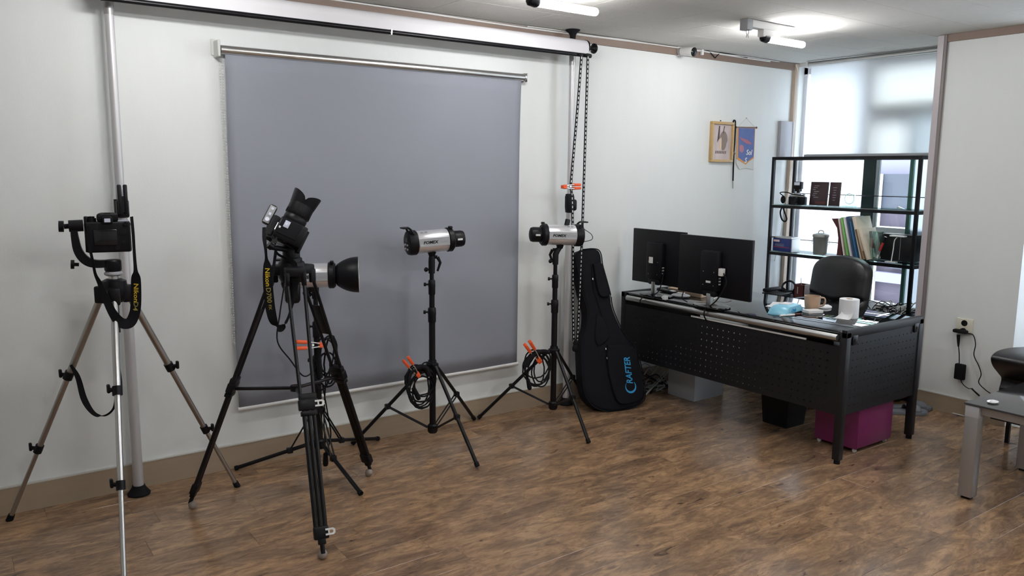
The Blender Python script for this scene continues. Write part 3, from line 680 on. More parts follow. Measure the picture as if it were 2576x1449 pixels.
# ================================================================== light stands, strobes, clamps, cables
GRP = 'black light stands'
def knob(mb, p, d, r=.009, l=.03):
    d = V(d).normalized(); mb.cyl(p, V(p)+d*l, .005, n=8); mb.cyl(V(p)+d*l, V(p)+d*(l+.012), r, n=12)
def stand(x, y, ztop, zcol, zlow, feet, secs, label, style='A'):
    t = thing('light_stand', (x, y, 0), label, 'light stand', GRP)
    z0, z1, z2 = zlow, secs[0], secs[1]
    MB().cyl((x, y, z0-.03), (x, y, z1), .0175, n=18).obj('lower_column', 'blackm', t)
    MB().cyl((x, y, z1), (x, y, z2), .0148, n=18).obj('middle_column', 'blackm', t)
    MB().cyl((x, y, z2), (x, y, ztop), .0118, n=18).obj('upper_column', 'blackm', t)
    for z, r in ((z1, .0215), (z2, .0185)):
        m = MB(); m.lathe([(r-.002, -.045), (r, -.04), (r, -.005), (r+.001, 0), (r, .03), (r-.003, .035)], T(x, y, z), 20); knob(m, V((x, y, z+.01))-Rt*r*.8, -Rt, .010, .016); m.obj('section_lock', 'black', t)
    MB(T(x, y, 0)).lathe([(.032, zcol-.012), (.034, zcol-.006), (.034, zcol+.01), (.024, zcol+.016), (.022, zcol+.03)], n=20).obj('top_collar', 'black', t)
    MB(T(x, y, 0)).lathe([(.022, zlow-.03), (.028, zlow-.02), (.028, zlow+.012), (.02, zlow+.02)], n=18).obj('low_collar', 'black', t)
    for f in feet:
        f = V(f); d = V((f.x-x, f.y-y, 0)); d.normalize(); s = V((-d.y, d.x, 0))
        za, zb_ = (zcol, zlow) if style == 'A' else (zlow, zcol)
        a = V((x, y, za))+d*.032; e = f+V((0, 0, .010)); P = lambda k: a+(e-a)*k
        lg = MB().cyl(a, e, .0098, n=12).obj('leg', 'blackm', t)
        MB().cyl(P(.965), P(1), .0125, n=12).obj('rubber_foot', 'rubber', lg)
        k = .52 if style == 'A' else .30
        b = V((x, y, zb_))+d*.028
        m = MB()
        for q in (-1, 1): m.cyl(b+s*q*.009, P(k)+s*q*.009, .0042, n=8)
        m.box((0, 0, 0), (.028, .028, .028), T(*P(k)), bev=.004); m.obj('brace', 'blackm', t)
    return t
f1 = [(1.10, 3.90, 0), (1.484, 3.255, 0), (1.892, 3.905, 0)]
f2 = [(1.735, 3.905, 0), (2.120, 3.24, 0), (2.53, 3.905, 0)]
f3 = [(2.56, 3.905, 0), (2.825, 3.192, 0), (3.36, 3.83, 0)]
stand(1.462, 3.69, .90, .30, .135, f1, (.55, .72), 'black light stand with low flat legs, behind the video tripod', 'B')
stand(2.10, 3.66, .985, .452, .105, f2, (.735, .885), 'black light stand in front of the grey backdrop, between the video tripod and the pole')
stand(2.918, 3.63, .985, .435, .105, f3, (.71, .86), 'black light stand in front of the right-hand pole, nearest the guitar bag')

def strobe(c, ax, roll_up, label, kind):
    # c: centre of silver shell ; ax: unit axis (rear -> front)
    ax = V(ax).normalized(); up = V((0, 0, 1)); up = (up-ax*up.dot(ax)).normalized(); sd = ax.cross(up)
    q = frame(c, sd, up, ax)        # local z = axis, y = up, x = side
    t = thing('studio_strobe', c, label, 'studio light', 'silver studio strobes')
    L = .086
    sh = MB(q).lathe([(.058, -L), (.0595, -L+.003), (.0595, L-.003), (.058, L)], n=48).obj('shell', 'strobe', t)
    m = MB(q)
    for a in (.35, pi-.35, -.35, pi+.35): m.box((.0598*cos(a), .0598*sin(a), 0), (.0022, .0022, 2*L-.004), I4)
    for a in (0, pi): m.box((.0592*cos(a), .0, 0), (.003, .040, 2*L-.006))
    m.obj('shell_rib', 'grey', sh)
    # maker name on the camera-facing side
    sg = 1 if sd.dot(CAM-c) > 0 else -1
    # reading direction: image left->right
    rd = ax if ax.dot(Rt) > 0 else -ax
    fm = frame(V(c)+sd*sg*.0612, rd, up, rd.cross(up))
    MB(fm).text('FOMEX', .021, T(-.025, .0, 0), sx=1.15, bold=.0006, shear=.2).obj('lettering', 'black', sh, smooth=False)
    MB(fm).text('D600P', .019, T(.050, .0, 0), shear=.2).obj('lettering', 'grey', sh, smooth=False)
    m = MB(q)
    for k in (0, 1): m.box((.03*sg, .052, -.06+.022*k), (.012, .006, .012))
    m.obj('vent_slot', 'grey', sh)
    # rear cap + handle
    rc = MB(q).lathe([(.057, -L+.002), (.062, -L-.004), (.062, -L-.030), (.058, -L-.045), (.05, -L-.050)], n=40, sq=(1, 1.06)).obj('rear_cap', 'black', t)
    m = MB(q); m.tube(catmull([(-.044, .045, -L-.02), (-.038, .070, -L-.034), (0, .080, -L-.040), (.038, .070, -L-.034), (.044, .045, -L-.02)], 6), .006, 8)
    m.box((0, .080, -L-.056), (.06, .008, .035), bev=.003); m.obj('handle', 'black', rc)
    m = MB(q); m.box((.0, .018, -L-.051), (.045, .022, .003)); m.obj('display', 'screen', rc)
    m = MB(q)
    for k in range(2): m.cyl((-.018+.0*k, -.01-.022*k, -L-.050), (-.018, -.01-.022*k, -L-.058), .007, n=12); m.cyl((.018, -.01-.022*k, -L-.050), (.018, -.01-.022*k, -L-.056), .005, n=12)
    o = m.obj('control_knobs', 'grey', rc); o['kind'] = 'stuff'
    MB(q).lathe([(.060, L-.002), (.065, L+.003), (.065, L+.024), (.055, L+.034)], n=40).obj('mount_ring', 'black', t)
    MB(q).box((.02, .066, L+.018), (.03, .014, .018), bev=.004).obj('release_latch', 'black', t)
    if kind == 'cap':
        MB(q).lathe([(.042, L+.034), (.044, L+.04), (.044, L+.082), (.040, L+.094), (.028, L+.099), (.0, L+.1)], n=36, cap=False).obj('protective_cap', 'black', t)
        for a in (0, pi): MB(q).box((.0445*cos(a), 0, L+.062), (.003, .010, .028), bev=.001).obj('cap_slot', 'white' if a == (0 if sg > 0 else pi) else 'black', t)
    else:
        prof = []
        for k in range(15):
            a = k/14; prof.append((.046+.041*sin(a*pi/2)**.9 if a > .0 else .046, L+.034+.115*a))
        pr_o = [(.040, L+.034)]+[(.052+.036*(1-(1-k/14)**2.2), L+.040+.105*k/14) for k in range(15)]
        m = MB(q); m.lathe(pr_o, n=48, cap=False); m.obj('reflector', 'black', t)
        m = MB(q); m.lathe([(r-.002, z) for r, z in pr_o[1:]], n=48, cap=False); m.lathe([(pr_o[-1][0]-.002, pr_o[-1][1]), (pr_o[-1][0]+.001, pr_o[-1][1]+.0015), (pr_o[-1][0], pr_o[-1][1]-.001)], n=48, cap=False); m.obj('reflector_lining', 'inside', t)
    # tilt bracket down to the stand
    b = V(c)-up*.058
    return t, q, b
def bracket(t, b, x, y, ztop, handle):
    m = MB(); m.cyl(b+V((0, 0, .006)), b-V((0, 0, .022)), .026, .016, n=16); m.tube([b-V((0, 0, .015)), b.lerp(V((x, y, ztop+.03)), .6), V((x, y, ztop+.03)), V((x, y, ztop-.03))], [.014, .017, .018, .017], 14)
    br = m.obj('tilt_bracket', 'black', t)
    p = b.lerp(V((x, y, ztop+.03)), .5); h = V(handle)
    m = MB(); m.cyl(p, p+h*.03, .009, n=10); m.tube([p+h*.03, p+h*.045-V((0, 0, .03)), p+h*.03-V((0, 0, .075))], [.010, .008, .006], 8); m.obj('tilt_lever', 'black', br)
    m = MB(); z = V((x, y, ztop-.01)); m.cyl(z, z-Rt*.024, .006, n=8); m.ball(z-Rt*.03, .013, 10, (1, .6, 1)); m.obj('spigot_screw', 'black', br)
# S1: reflector
a1 = V((.90, -.43, .01)).normalized(); cS1 = V((1.44, 3.69, .985))
t, q, b = strobe(cS1, a1, 0, 'silver studio strobe with black bowl reflector, behind the video tripod', 'refl'); bracket(t, b, 1.462, 3.69, .90, -Rt)
a2 = V((.985, -.17, .055)); cS2 = V((2.098, 3.66, 1.127))
t, q, b = strobe(cS2, a2, 0, 'silver studio strobe facing right with black cap, in front of the grey backdrop', 'cap'); bracket(t, b, 2.10, 3.66, .985, Rt)
a3 = V((-.93, .37, .03)); cS3 = V((2.948, 3.625, 1.128))
t, q, b = strobe(cS3, a3, 0, 'silver studio strobe facing left with black cap, on the rightmost light stand', 'cap'); bracket(t, b, 2.918, 3.63, .985, -Rt)
m = MB(q); m.cyl((.0, .055, -.035), (.01, .09, -.045), .015, n=14); m.obj('sync_plug', 'black', t)
m = MB(q); m.tube(catmull([(.045*-1, .04, -.13), (-.05, .01, -.175), (-.045, -.02, -.18), (-.03, -.035, -.135)], 6), .002, 6); m.obj('power_cord', 'rubber', t)

def clamp(p, d, nrm, label, s=1.0, spread=.22):
    # p: jaw tip, d: direction jaw -> handles
    d = V(d).normalized(); n = V(nrm); n = (n-d*n.dot(d)).normalized(); sd = d.cross(n)
    t = thing('spring_clamp', p, label, 'clamp', 'orange-tipped spring clamps')
    for k in (-1, 1):
        # arm: from jaw (near axis) crossing to handle (spread)
        m = MB(); a = V(p)+sd*k*.004*s; b = V(p)+d*.05*s+sd*k*.012*s; c = V(p)+d*.125*s+sd*k*(.006+spread*.045)*s
        for u, v_ in ((a, b), (b, c)):
            L = (v_-u).length; z = (v_-u).normalized(); x = z.cross(n).normalized(); m.box((0, 0, L/2), (.004*s, .026*s, L), frame(u, x, n, z))
        arm_ = m.obj('metal_arm', 'alu', t)
        z = (c-b).normalized(); x = z.cross(n).normalized()
        MB(frame(b, x, n, z)).box((0, 0, (c-b).length*.75), (.017*s, .034*s, (c-b).length*.72), bev=.005).obj('handle_grip', 'orange', arm_)
        z = (b-a).normalized(); x = z.cross(n).normalized()
        MB(frame(a, x, n, z)).box((0, 0, .006*s), (.014*s, .030*s, .030*s), bev=.003).obj('jaw_tip', 'orange', arm_)
    MB().cyl(V(p)+d*.052*s-n*.011*s, V(p)+d*.052*s+n*.011*s, .006*s, n=10).obj('spring', 'chrome', t)
    return t
toC = lambda p: (CAM-V(p)).normalized()
def clamp_px(px1, py1, px2, py2, y, label, **k):
    a, b = PY(px1, py1, y), PY(px2, py2, y); return clamp(a, b-a, toC(a), label, s=(b-a).length/.135, **k)
clamp_px(812, 868, 742, 868, 3.60, 'orange-tipped spring clamp gripping the cable behind the video tripod', spread=.2)
clamp_px(1052, 944, 1020, 902, 3.60, 'orange-tipped spring clamp on the middle light stand', spread=.22)
clamp_px(1357, 908, 1326, 862, 3.58, 'bright orange spring clamp upright on the rightmost light stand', spread=.2)
clamp_px(1417, 470, 1459, 469, 3.70, 'orange-tipped spring clamp holding the pull chain on the right pole', spread=.1)

def coil(label, y, loops, arch, plug, hang=(), seed=1):
    rnd = random.Random(seed)
    pts0 = PY(*arch[0], y); t = thing('power_cable', pts0, label, 'cable', 'coiled black power cables')
    m = MB()
    for (x0, y0, rx, ry, tl) in loops:
        P = []
        for k in range(28):
            a = 2*pi*k/28; xx, yy = rx*cos(a), ry*sin(a); X_ = x0+xx*cos(tl)-yy*sin(tl); Y_ = y0+xx*sin(tl)+yy*cos(tl)
            P.append(PY(X_+rnd.uniform(-1, 1), Y_+rnd.uniform(-1, 1), y+.02*sin(a*1+seed)+rnd.uniform(-.003, .003)))
        m.tube(P, .0044, 7, close=True)
    m.obj('coil', 'rubber', t)
    MB().tube(catmull([PY(*a, y-.01) for a in arch], 6), .013, 10).obj('cable_tie', 'web', t)
    m = MB(); a, b = PY(*plug[0], y-.02), PY(*plug[1], y-.02); m.cyl(a, b, .011, .014, n=12); m.cyl(b, b+(b-a).normalized()*.012, .014, .010, n=12); m.obj('plug', 'rubber', t)
    for h in hang: MB().tube(catmull([PY(px, py, yy) for px, py, yy in h], 8), .0034, 7).obj('lead', 'rubber', t)
    return t
coil('black power cable coiled on the middle light stand', 3.61, [(1060, 965, 34, 46, .1), (1058, 972, 36, 40, -.25), (1062, 980, 30, 44, .3), (1056, 958, 38, 36, .5), (1064, 986, 26, 40, 0), (1050, 968, 28, 50, -.1), (1070, 955, 26, 44, .2), (1058, 976, 33, 52, -.05)],
     [(1026, 965), (1032, 938), (1052, 924), (1070, 925), (1080, 945)], [(1040, 976), (1052, 1000)], seed=2)
coil('black power cable coiled on the rightmost light stand', 3.585, [(1352, 925, 30, 44, .1), (1348, 930, 33, 38, -.25), (1356, 930, 27, 42, .3), (1350, 918, 30, 34, .5), (1360, 935, 22, 38, 0), (1344, 926, 25, 46, -.1), (1364, 920, 20, 40, .2)],
     [(1322, 922), (1334, 900), (1350, 888), (1366, 884), (1380, 886)], [(1328, 955), (1332, 975)], seed=3)
coil('black power cable coiled around the stand behind the video tripod', 3.62, [(826, 892, 20, 48, .1), (822, 900, 28, 50, -.2), (816, 905, 20, 56, .25), (832, 905, 16, 60, .05), (824, 930, 24, 44, 0), (812, 935, 18, 46, .1)],
     [(795, 870), (800, 900), (804, 930), (806, 950)], [(819, 1140), (819, 1166)],
     hang=([(716, 712, 3.62), (704, 790, 3.62), (698, 858, 3.62), (730, 905, 3.62), (764, 946, 3.62), (790, 930, 3.62), (800, 900, 3.62)], [(820, 950, 3.62), (815, 1040, 3.66), (817, 1100, 3.7), (820, 1150, 3.7)], [(812, 970, 3.64), (826, 1050, 3.66), (832, 1095, 3.68), (822, 1140, 3.7)]), seed=4)

# ================================================================== guitar gig bag
p0 = V((3.40, 3.54, 0)); nb = V((-.22, -1, .27)).normalized()
ax_u = V((0, 0, 1)); ax_u = (ax_u-nb*ax_u.dot(nb)).normalized(); ax_r = ax_u.cross(nb).normalized()
if ax_r.dot(Rt) < 0: ax_r = -ax_r
fb = frame(p0, ax_r, ax_u, nb)
def bp(px, py): q = fb.inverted() @ PP(px, py, p0, nb); return (q.x, q.y)
OUT = [(1451, 640), (1462, 629), (1478, 626), (1493, 625), (1508, 628), (1515, 641), (1518, 664), (1525, 690), (1538, 738), (1543, 770), (1556, 805), (1573, 838), (1598, 870), (1612, 905), (1623, 956), (1626, 995), (1616, 1014), (1582, 1030), (1540, 1036), (1505, 1028), (1482, 1008), (1470, 975), (1466, 917), (1465, 870), (1471, 846), (1479, 820), (1480, 781), (1469, 740), (1460, 695), (1452, 660)]
t = thing('guitar_bag', p0, 'black padded guitar gig bag with blue lettering leaning between pole and desk', 'guitar bag')
ol = [bp(*p) for p in OUT]; zmin = min(p[1] for p in ol); ol = [(a, b-zmin*.999+.004 if b < 0 else b) for a, b in ol]
oc = catmull([(a, b, 0) for a, b in ol+[ol[0]]], 3)[:-1]
MB(fb).prism([(p.x, p.y) for p in oc], .105, z0=-.115, bev=.020).obj('bag_body', 'nylon', t)
def pocket(pts, z0, h, name, mt='nylon', bev=.008):
    c = catmull([(*bp(*p), 0) for p in pts+[pts[0]]], 4)[:-1]; return MB(fb).prism([(p.x, p.y) for p in c], h, z0=z0, bev=bev).obj(name, mt, t)
pocket([(1492, 664), (1512, 662), (1521, 690), (1533, 732), (1532, 744), (1520, 748), (1508, 742), (1500, 715)], -.014, .024, 'neck_pocket')
pk = pocket([(1528, 868), (1592, 872), (1603, 905), (1616, 958), (1616, 994), (1600, 1010), (1556, 1014), (1536, 960), (1527, 905)], -.014, .026, 'front_pocket')
pocket([(1502, 790), (1520, 800), (1532, 830), (1532, 852), (1508, 870), (1498, 850), (1500, 820)], -.014, .012, 'side_pocket')
m = MB(fb); m.tube([(p.x, p.y, -.012) for p in oc], .004, 6, close=True); m.obj('piping', 'web', t)
m = MB(fb); m.tube(catmull([(*bp(1490, 664), -.006), (*bp(1493, 720), -.006), (*bp(1505, 760), -.006), (*bp(1518, 800), -.006), (*bp(1530, 830), -.006), (*bp(1526, 858), -.006)], 5), .0025, 6); m.obj('zip', 'web', t)
m = MB(fb); 
for p in ((1491, 702), (1524, 878), (1527, 901), (1538, 745)): m.box((*bp(*p), .002), (.008, .014, .005), bev=.002)
m.obj('zip_pull', 'alu', t)
# lettering runs bottom to top
e1, e2 = V((*bp(1584, 975), 0)), V((*bp(1574, 893), 0)); dd = (e2-e1).normalized(); nn = V((-dd.y, dd.x, 0))
lm = frame(e1+V((0, 0, .0125)), dd, nn, V((0, 0, 1)))
Lh = (e2-e1).length
m = MB(fb @ lm); m.text('RAFTER', .062, T(.022, 0, 0), align='LEFT', sx=.80, shear=.25, bold=.001); m.obj('lettering', 'blue', pk, smooth=False)
m = MB(fb @ lm)
P1, P2 = [], []
for k in range(22):
    a = radians(50+ 262*k/21); P1.append((.004+.040*cos(a), -.001+.040*sin(a))); P2.append((.010+.033*cos(a), .000+.034*sin(a)))
m.prism(P1+P2[::-1], .001); m.obj('lettering', 'blue', pk, smooth=False)

# ================================================================== desk
X0, X1, Y0, Y1, ZT = 3.685, 4.44, 2.218, 3.87, .70
t = thing('desk', ((X0+X1)/2, (Y0+Y1)/2, 0), 'black metal office desk with perforated panels and black glass top', 'desk')
lw = .04
for i, (x, y) in enumerate(((X0, Y0), (X1-lw, Y0), (X0, Y1-lw), (X1-lw, Y1-lw))):
    lg = MB().bb((x, y, .022), (x+lw, y+lw, ZT), bev=.003).obj('leg', 'desk', t)
    MB().cyl((x+lw/2, y+lw/2, 0), (x+lw/2, y+lw/2, .024), .016, n=16).obj('levelling_foot', 'rubber', lg)
def perforated(mb, W, Hh, cols, rows, u0, v0, pitch, r, th):
    """sheet W x Hh in local x,z at y=0 with real round holes on a grid"""
    us = [u0+i*pitch for i in range(cols)]; vs = [v0+j*pitch for j in range(rows)]
    ue = [0, u0-pitch/2]+[u+pitch/2 for u in us]+[W]; ve = [0, v0-pitch/2]+[v+pitch/2 for v in vs]+[Hh]
    n = 8
    def quad(a, b, c, d): 
        for yy in (0, th): mb._f([mb.v((a, yy, c)), mb.v((b, yy, c)), mb.v((b, yy, d)), mb.v((a, yy, d))])
    quad(0, W, 0, ve[1]); quad(0, W, ve[-2], Hh); quad(0, ue[1], ve[1], ve[-2]); quad(ue[-2], W, ve[1], ve[-2])
    for u in us:
        for v_ in vs:
            h = pitch/2; sq = [(h, 0), (h, h), (0, h), (-h, h), (-h, 0), (-h, -h), (0, -h), (h, -h)]
            ring = [(r*cos(2*pi*k/n), r*sin(2*pi*k/n)) for k in range(n)]; V0 = []
            for yy in (0, th):
                A = [mb.v((u+a, yy, v_+b)) for a, b in sq]; B = [mb.v((u+a, yy, v_+b)) for a, b in ring]; V0.append(B)
                for k in range(n): mb._f([A[k], A[(k+1) % n], B[(k+1) % n], B[k]])
            for k in range(n): mb._f([V0[0][k], V0[0][(k+1) % n], V0[1][(k+1) % n], V0[1][k]])
q = frame((X0+.004, Y1-lw, .262), V((0, -1, 0)), V((1, 0, 0)), V((0, 0, 1)))
m = MB(q); perforated(m, Y1-Y0-2*lw, .36, 36, 8, .10, .035, .0402, .0045, .004); m.obj('front_panel', 'desk', t, smooth=False)
q = frame((X0+lw, Y0+.006, .262), V((1, 0, 0)), V((0, 1, 0)), V((0, 0, 1)))
m = MB(q); perforated(m, X1-X0-2*lw, .415, 16, 9, .035, .045, .0402, .0036, .004); m.obj('side_panel', 'desk', t, smooth=False)
for x in (X0+.075, X1-.075): MB().box((x, Y0+.001, ZT-.045), (.045, .008, .05), bev=.002).cyl((x, Y0-.006, ZT-.045), (x, Y0, ZT-.045), .008, n=12).obj('corner_bracket', 'blackm', t)
MB().bb((X0, Y0, ZT-.03), (X1, Y0+.03, ZT+.012), bev=.002).obj('side_rail', 'desk', t)
MB().bb((X0, Y1-.03, ZT-.03), (X1, Y1, ZT+.002), bev=.002).obj('side_rail', 'desk', t)
MB().bb((X0+lw, Y1-.012, .262), (X1-lw, Y1-.006, ZT-.03)).obj('rear_side_panel', 'desk', t)
MB().bb((X0+.006, Y0+.03, ZT-.055), (X0+.036, Y1-.03, ZT-.016)).bb((X1-.036, Y0+.03, ZT-.055), (X1-.006, Y1-.03, ZT-.016)).obj('long_rail', 'desk', t)
MB().bb((X0+.01, Y0+.031, ZT-.012), (X1-.005, Y1-.031, ZT), bev=.001).obj('glass_top', 'mirror', t)
MB().cyl((X0-.012, Y0+.044, ZT-.03), (X0-.012, Y1-.07, ZT-.03), .017, n=20).obj('edge_tube', 'alu', t)
MB().cyl((X1+.012, Y0+.05, ZT-.03), (X1+.012, Y1-.07, ZT-.03), .017, n=20).obj('edge_tube', 'alu', t)
MB().bb((X0-.004, 2.45, ZT-.075), (X0+.004, 3.25, ZT-.066)).obj('reflective_strip', 'white', t)

def deskp(px, py, dz=0): p = PZ(px, py, ZT); return p
# monitors
def monitor(y0, y1, z0, z1, x, label, cabley, rot=0):
    yc_ = (y0+y1)/2; t = thing('monitor', (x, yc_, ZT), label, 'monitor', 'black flat monitors seen from behind')
    mx = T(x, yc_, 0) @ RZ(rot); W = y1-y0
    MB(mx).box((0, 0, (z0+z1)/2), (.022, W, z1-z0), bev=.004).obj('panel', 'black', t)
    MB(mx).box((.0115, 0, (z0+z1)/2), (.002, W-.03, z1-z0-.04)).obj('screen', 'screen', t)
    bk = MB(mx).box((-.03, -.0, z0+.155), (.042, .135, .24), bev=.012).obj('back_housing', 'black', t)
    m = MB(mx)
    for a, b in ((-.04, .07), (.04, .07), (-.04, .15), (.04, .15)): m.cyl((-.050, a, z0+b), (-.0525, a, z0+b), .003, n=8)
    m.obj('screw', 'alu', bk)
    MB(mx).box((-.0515, .02 if W < .5 else .0, z0+.16 if W < .5 else z0+.09), (.001, .035, .04 if W < .5 else .012)).obj('sticker', 'white', bk)
    m = MB(mx)
    for k in range(3): m.box((-.03, -.069, z0+.08+.018*k), (.016, .004, .008))
    m.obj('port', 'grey', bk)
    m = MB(mx); m.box((-.03, 0, z0+.02), (.03, .10, .04), bev=.01); m.obj('stand_collar', 'black', t)
    m = MB(mx); m.box((-.035, 0, (ZT+z0)/2+.012), (.022, .035, z0-ZT+.02), bev=.005); m.obj('stand_neck', 'alu', t)
    m = MB(mx); m.lathe([(.115, 0), (.12, .004), (.118, .010), (.04, .016), (.03, .02)], T(-.01, 0, ZT+.0005), 40, sq=(.72, 1.05)); m.obj('stand_base', 'blackg', t)
    return t, mx
t, mx = monitor(3.385, 3.845, .775, 1.128, 3.765, 'black monitor seen from behind, nearer the wall, square label on its back', 0)
MB().tube(catmull([(3.735, 3.54, .86), (3.70, 3.52, .80), (3.69, 3.54, .74), (3.69, 3.60, .712), (3.665, 3.63, .708), (3.648, 3.64, .69), (3.644, 3.65, .67), (3.660, 3.655, .645), (3.678, 3.655, .63)], 6), .0035, 7).obj('cable', 'rubber', t)
t, mx = monitor(2.855, 3.405, .765, 1.120, 3.735, 'black monitor seen from behind, nearer the tissue roll, white plug on its side', 0)
MB(mx).box((-.035, -.085, .765+.155), (.03, .03, .045), bev=.004).obj('video_plug', 'white', t)
MB().tube(catmull([(3.70, 3.03, .915), (3.69, 3.0, .87), (3.68, 3.01, .82), (3.68, 3.06, .75), (3.67, 3.10, .712), (3.650, 3.11, .70), (3.642, 3.115, .67), (3.655, 3.12, .645), (3.676, 3.12, .62)], 6), .0042, 7).obj('cable', 'rubber', t)
MB().tube(catmull([(3.70, 3.31, .80), (3.672, 3.31, .77), (3.67, 3.315, .73), (3.70, 3.30, .708)], 6), .003, 7).obj('power_lead', 'rubber', t)
# desktop things
zt = ZT+.0005
def lathe_thing(name, p, prof, m, label, cat, n=32): 
    t = thing(name, p, label, cat); return t
p = deskp(2042, 783); t = thing('mug', p, 'tan ceramic mug on the black glass desk', 'mug')
MB(T(*p)).lathe([(.028, 0), (.034, .004), (.042, .03), (.045, .06), (.046, .092), (.0435, .092), (.0425, .06), (.039, .03), (.03, .008), (.0, .007)], n=36).obj('cup', 'mug', t)
hv = (Rt*1).normalized(); hv.z = 0; hv.normalize()
MB().tube(catmull([p+hv*.043+V((0, 0, .08)), p+hv*.068+V((0, 0, .078)), p+hv*.075+V((0, 0, .055)), p+hv*.064+V((0, 0, .035)), p+hv*.041+V((0, 0, .03))], 6), .0052, 8).obj('handle', 'mug', t)
p = deskp(2134, 798); t = thing('tissue_roll', p, 'white toilet tissue roll standing on the desk, one sheet trailing', 'tissue roll')
m = MB(T(*p)); m.lathe([(.052, 0), (.053, .003), (.053, .103), (.051, .105), (.019, .105), (.018, .09), (.018, 0)], n=40); m.obj('roll', 'tissue', t)
o = MB(T(*p)).lathe([(.0185, .002), (.0185, .1055)], n=24, cap=False).obj('core', 'wood', t)
sd_ = -hv
m = MB(); A_ = [p+hv*-.051+V((0, -.005, .1)), p-hv*.052+V((-.005, -.01, .06)), p-hv*.056+V((-.01, -.02, .03)), p-hv*.085+V((-.01, -.02, .004)), p-hv*.115+V((-.01, -.02, .0015))]
B_ = [p+V((-.0, -.0, 0))+(CAM-p).normalized()*.05+V((0, 0, .10)), p+toC(p)*.05*V((1, 1, 0)).length*.0+V((-.028, -.046, .06)), p+V((-.032, -.046, .03)), p+V((-.06, -.05, .004)), p+V((-.09, -.05, .0015))]
B_[0] = p+V((-.026, -.046, .10))
Ac, Bc = catmull(A_, 5), catmull(B_, 5); R = [(m.v(a), m.v(b)) for a, b in zip(Ac, Bc)]
for a, b in zip(R, R[1:]): m._f([a[0], a[1], b[1], b[0]])
o = m.obj('loose_sheet', 'tissue', t); md = o.modifiers.new('thick', 'SOLIDIFY'); md.thickness = .0008
# wet wipes
a, b, c = deskp(1940, 786), deskp(1979, 796), deskp(2020, 784); ctr_ = (a+c)/2+V((.02, .02, 0)); 
ux = (c-b).normalized(); uy = V((-ux.y, ux.x, 0))
t = thing('wipes_pack', ctr_, 'light blue soft pack of wet wipes on the desk', 'wipes pack')
m = MB(frame((b+c)/2+uy*.055, ux, uy, V((0, 0, 1)))); n = 12
Wd, Dp, Hg = (c-b).length*1.0+.03, .11, .052
rows_ = []
for i in range(n+1):
    u = i/n*2-1; e_ = (1-abs(u)**5)
    rows_.append([m.v((u*Wd/2*(1 if abs(w1_) < .9 else .97), w1_*Dp/2, .001+max(.0, (h_*Hg*(.12+.88*e_))))) for w1_, h_ in ((-1, .15), (-1.0, .5), (-.93, .85), (-.6, 1), (0, 1.03), (.6, 1), (.93, .85), (1, .5), (1, .15), (.6, 0), (-.6, 0))])
for a_, b_ in zip(rows_, rows_[1:]):
    for k in range(11): m._f([a_[k], a_[(k+1) % 11], b_[(k+1) % 11], b_[k]])
m._f(rows_[0]); m._f(rows_[-1][::-1]); bd = m.obj('pouch', 'wipes', t)
MB(frame((b+c)/2+uy*.055, ux, uy, V((0, 0, 1)))).box((0, 0, Hg+.003), (.08, .055, .005), bev=.002).obj('flap', 'paper', t)
q = frame((b+c)/2, ux, V((0, 0, 1)), -uy); MB(q).text('Only', .03, T(-.02, .025, .0015), shear=.2).obj('lettering', 'blue', bd, smooth=False)
q = frame((a+b)/2, (b-a).normalized(), V((0, 0, 1)), (b-a).normalized().cross(V((0, 0, 1))))
# marker, notepad, phone
a, b = deskp(1962, 797), deskp(2015, 793); t = thing('marker', a, 'white marker pen with dark cap lying before the wipes', 'pen'); k = a.lerp(b, .68)
MB().cyl(a+V((0, 0, .007)), k+V((0, 0, .007)), .006, n=12).obj('barrel', 'white', t); MB().cyl(k+V((0, 0, .007)), b+V((0, 0, .007)), .007, n=12).obj('cap', 'maroon', t)
a, b = deskp(2035, 793), deskp(2071, 791); ux2 = (b-a).normalized(); uy2 = V((-ux2.y, ux2.x, 0))
t = thing('card_box', a, 'small white box before the tan mug', 'box'); MB(frame((a+b)/2+uy2*.03, ux2, uy2, V((0, 0, 1)))).box((0, 0, .0125), ((b-a).length, .06, .024), bev=.002).obj('box', 'white', t)
MB(frame((a+b)/2+uy2*.03, ux2, uy2, V((0, 0, 1)))).box((0, 0, .006), ((b-a).length+.001, .061, .004)).obj('lid_seam', 'black', t)
a, b = deskp(2062, 776), deskp(2086, 773); t = thing('computer_mouse', a, 'white rounded mouse right of the tan mug', 'mouse'); MB(frame((a+b)/2, ux2, uy2, V((0, 0, 1)))).ball((0, 0, .004), .05, 20, (1, .6, .32)).obj('mouse_shell', 'white', t)
MB(frame((a+b)/2, ux2, uy2, V((0, 0, 1)))).box((.02, 0, .0185), (.018, .005, .004), bev=.001).obj('scroll_wheel', 'grey', t)
a = deskp(1990, 776)+V((.05, .09, 0)); t = thing('paper_sheet', a, 'white paper sheets behind the blue wipes pack', 'paper'); 
for k in range(2): MB(T(a.x, a.y, zt+.001*k) @ RZ(.3+.2*k)).box((0, 0, .0005), (.21, .15, .001)).obj('sheet', 'paper', t)
